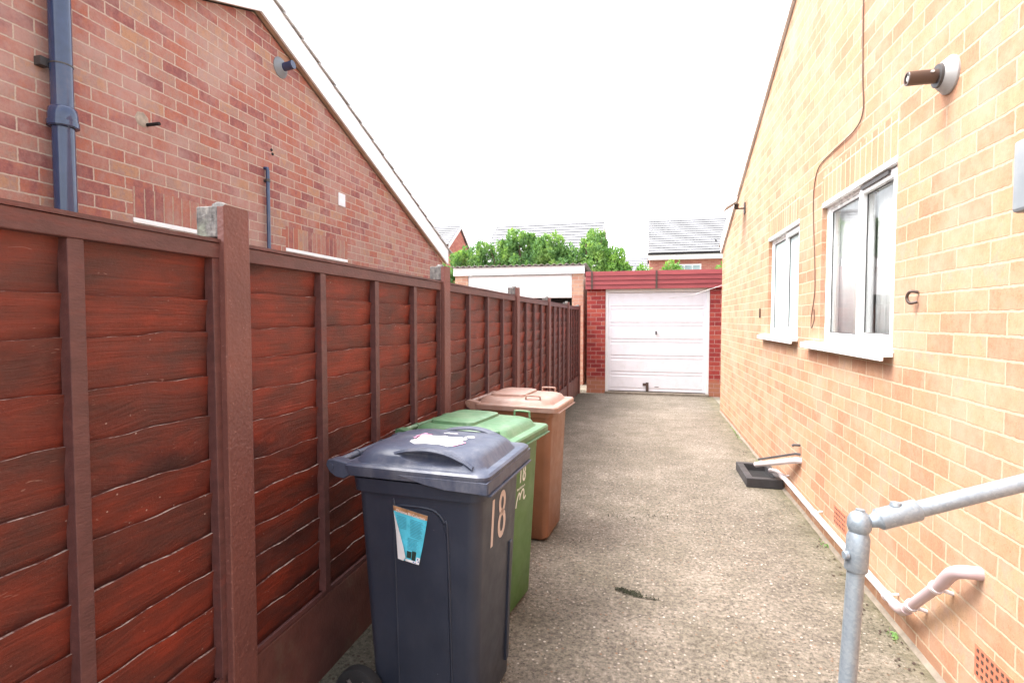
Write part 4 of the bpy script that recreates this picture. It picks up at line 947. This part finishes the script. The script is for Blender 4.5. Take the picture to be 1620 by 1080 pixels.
fold.add([lp(0, .12, .001), lp(.10, .35, .004), lp(.30, .72, .010), lp(.42, .90, .013), lp(.30, .985, .009), lp(0, .99, .002), lp(0, .5, .001)], [(0, 1, 2, 3, 4, 5, 6)])
fold.build('folded_corner', M['paper'], leaf)

# green and brown bins
def dome_lid(t, mat, ZT, style):
    l = MB()
    l.loft([rr(-.270, .300, .252, .03, ZT - .012), rr(-.278, .310, .262, .03, ZT - .010), rr(-.280, .312, .264, .035, ZT + .022), rr(-.274, .306, .258, .035, ZT + .030), rr(-.27, .262, .232, .06, ZT + .030),
            rr(-.262, .252, .224, .06, ZT + .040), rr(-.250, .240, .212, .06, ZT + .062), rr(-.225, .215, .190, .07, ZT + .074), rr(-.17, .16, .13, .07, ZT + .077)])
    L2 = l.build('lid', mat, t, smooth=40)
    # raised rear plateau
    q = MB(); q.loft([rr(-.20, .06, .175, .04, ZT + .070), rr(-.195, .055, .17, .04, ZT + .090), rr(-.17, .03, .15, .04, ZT + .097)]); q.build('lid_plateau', mat, L2, smooth=40)
    lips = MB(); lips.box(.29, .322, -.24, .24, ZT - .014, ZT - .006); lips.build('rim_lip', mat, t, bevel=.003)
    def loop(cx, cy, w2, h2, along):
        d_ = Vector((1, 0, 0)) if along == 'x' else Vector((0, 1, 0)); b_ = Vector((cx, cy, ZT + .05))
        P = [b_ - d_ * w2, b_ - d_ * w2 * .98 + Vector((0, 0, h2 * .8)), b_ - d_ * w2 * .8 + Vector((0, 0, h2)), b_ + d_ * w2 * .8 + Vector((0, 0, h2)), b_ + d_ * w2 * .98 + Vector((0, 0, h2 * .8)), b_ + d_ * w2]
        MB().tube(bez(P, 3), .006, 8).build('lid_grip', mat, L2, smooth=60)
    if style == 'green': loop(.17, .205, .045, .05, 'x'); loop(.17, -.205, .045, .016, 'x')
    else: loop(.13, -.205, .05, .042, 'x'); loop(.13, .205, .05, .05, 'x')
    handle_bar(t, mat, ZT + .03)
    for k in range(3):
        MB().box(-.10 + .05 * k, -.085 + .05 * k, -.19, -.17, ZT + .0785, ZT + .0795) if False else None
    return L2
gb = thing('wheelie_bin', 'green wheelie bin with glare-pale lid between the navy and brown bins', 'wheelie bin', (-.853, 2.665, 0), R(-9), 'wheelie bins along the fence', world=False)
gb.scale = (1, 1, .97); ZG = .93; bin_body(gb, M['green'], ZG, False); dome_lid(gb, M['green_lid'], ZG, 'green')
digits(gb, ZG, -.025, .695, .08, M['ink_white'], .62, .15)
# white council emblem: small lettering line over two arched strokes
m4 = on_front(None, ZG, -.065, .660); q = MB(); rn = random.Random(5); u_ = 0
while u_ < .105:      # worn, unreadable row of tiny letters: broken strokes only
    w_ = rn.uniform(.002, .004); a_ = rn.uniform(0, .005); b_ = rn.uniform(.009, .014)
    q.add([m4 @ Vector(v) for v in ((u_, a_, 0), (u_ + w_, a_, 0), (u_ + w_ + rn.uniform(-.002, .002), b_, 0), (u_, b_, 0))], [(0, 1, 2, 3)]); u_ += w_ + rn.uniform(.002, .005)
o = q.build('emblem_lettering', M['ink_white'], gb); sm = o.modifiers.new('s', 'SOLIDIFY'); sm.thickness = .0008; sm.offset = 0
m4 = on_front(None, ZG, -.075, .575); q = MB()
for sw in ([(0, 0), (.012, .035), (.03, .062), (.045, .066), (.052, .05), (.05, .03)], [(.05, .03), (.062, .055), (.08, .072), (.098, .072), (.106, .052), (.102, .03), (.112, .018), (.13, .03)]):
    P = bez([(a, b, 0) for a, b in sw], 5); a_ = []; b_ = []
    for i in range(len(P)):
        d_ = P[min(i + 1, len(P) - 1)] - P[max(i - 1, 0)]; nn_ = Vector((-d_.y, d_.x, 0)).normalized() * .0055; a_.append(m4 @ (P[i] + nn_)); b_.append(m4 @ (P[i] - nn_))
    q.add(a_ + b_, [(i, i + 1, len(P) + i + 1, len(P) + i) for i in range(len(P) - 1)])
o = q.build('emblem', M['ink_white'], gb); sm = o.modifiers.new('s', 'SOLIDIFY'); sm.thickness = .0008; sm.offset = 0
bb = thing('wheelie_bin', 'brown wheelie bin with glare-pale lid, farthest of the three', 'wheelie bin', (-.834, 3.685, 0), R(-5), 'wheelie bins along the fence', world=False)
bb.scale = (1, 1, .97); bin_body(bb, M['brown'], ZG, False); dome_lid(bb, M['brown_lid'], ZG, 'brown')

# ---------------------------------------------------------------- litter, moss
def scatter(name, label, cat, spots, mat, sz, seed, up=.4):
    rn = random.Random(seed); mb = MB()
    for (x, y, n, sx, sy_) in spots:
        for k in range(n):
            px_, py_ = x + rn.gauss(0, sx), y + rn.gauss(0, sy_); L = sz * rn.uniform(.4, 1.3); a = rn.uniform(0, 6.28)
            u = Vector((math.cos(a), math.sin(a), rn.uniform(0, up))).normalized() * L; v = Vector((-math.sin(a), math.cos(a), rn.uniform(0, up) * .5)) * L * .4
            p0 = Vector((px_, py_, .003)); mb.add([p0, p0 + u * .5 + v, p0 + u, p0 + u * .5 - v], [(0, 1, 2, 3)])
    return tag(mb.build(name, mat), label, cat, kind='stuff')
scatter('moss', 'dark moss in the shallow pothole of the driveway', 'moss', [(-.11, 2.965, 130, .018, .008), (-.06, 2.935, 260, .026, .012), (-.01, 2.905, 70, .022, .006), (.05, 2.90, 30, .02, .006), (-.15, 4.05, 120, .12, .05), (.25, 4.3, 90, .2, .06), (.1, 4.15, 70, .1, .03), (.5, 3.9, 30, .2, .08)], M['moss'], .010, 3, .8)
scatter('leaf_litter', 'dead leaf scraps and dirt along the wall and fence feet', 'litter', [(1.12, y, 26, .025, .25) for y in (2.3, 2.9, 3.6, 4.4, 6.5, 8)] + [(1.0, 2.85, 7, .03, .08), (-.6, 5.9, 3, .01, .02), (-1.2, 6.5, 40, .03, .8), (-1.18, 9, 60, .04, .9), (-.45, 3.55, 10, .04, .03), (-1.15, 2.0, 90, .08, .3), (-.5, 7.4, 3, .02, .02)], M['debris'], .016, 5, .5)
scatter('grass', 'tiny weeds rooted at the foot of the buff wall', 'weeds', [(1.165, 2.83, 26, .012, .02), (1.175, 5.85, 30, .01, .12), (1.17, 3.9, 8, .01, .05), (1.175, 7.4, 40, .01, .3)], M['leaf'], .018, 9, 2.6)

for o in bpy.data.objects:
    if '_world' in o: del o['_world']
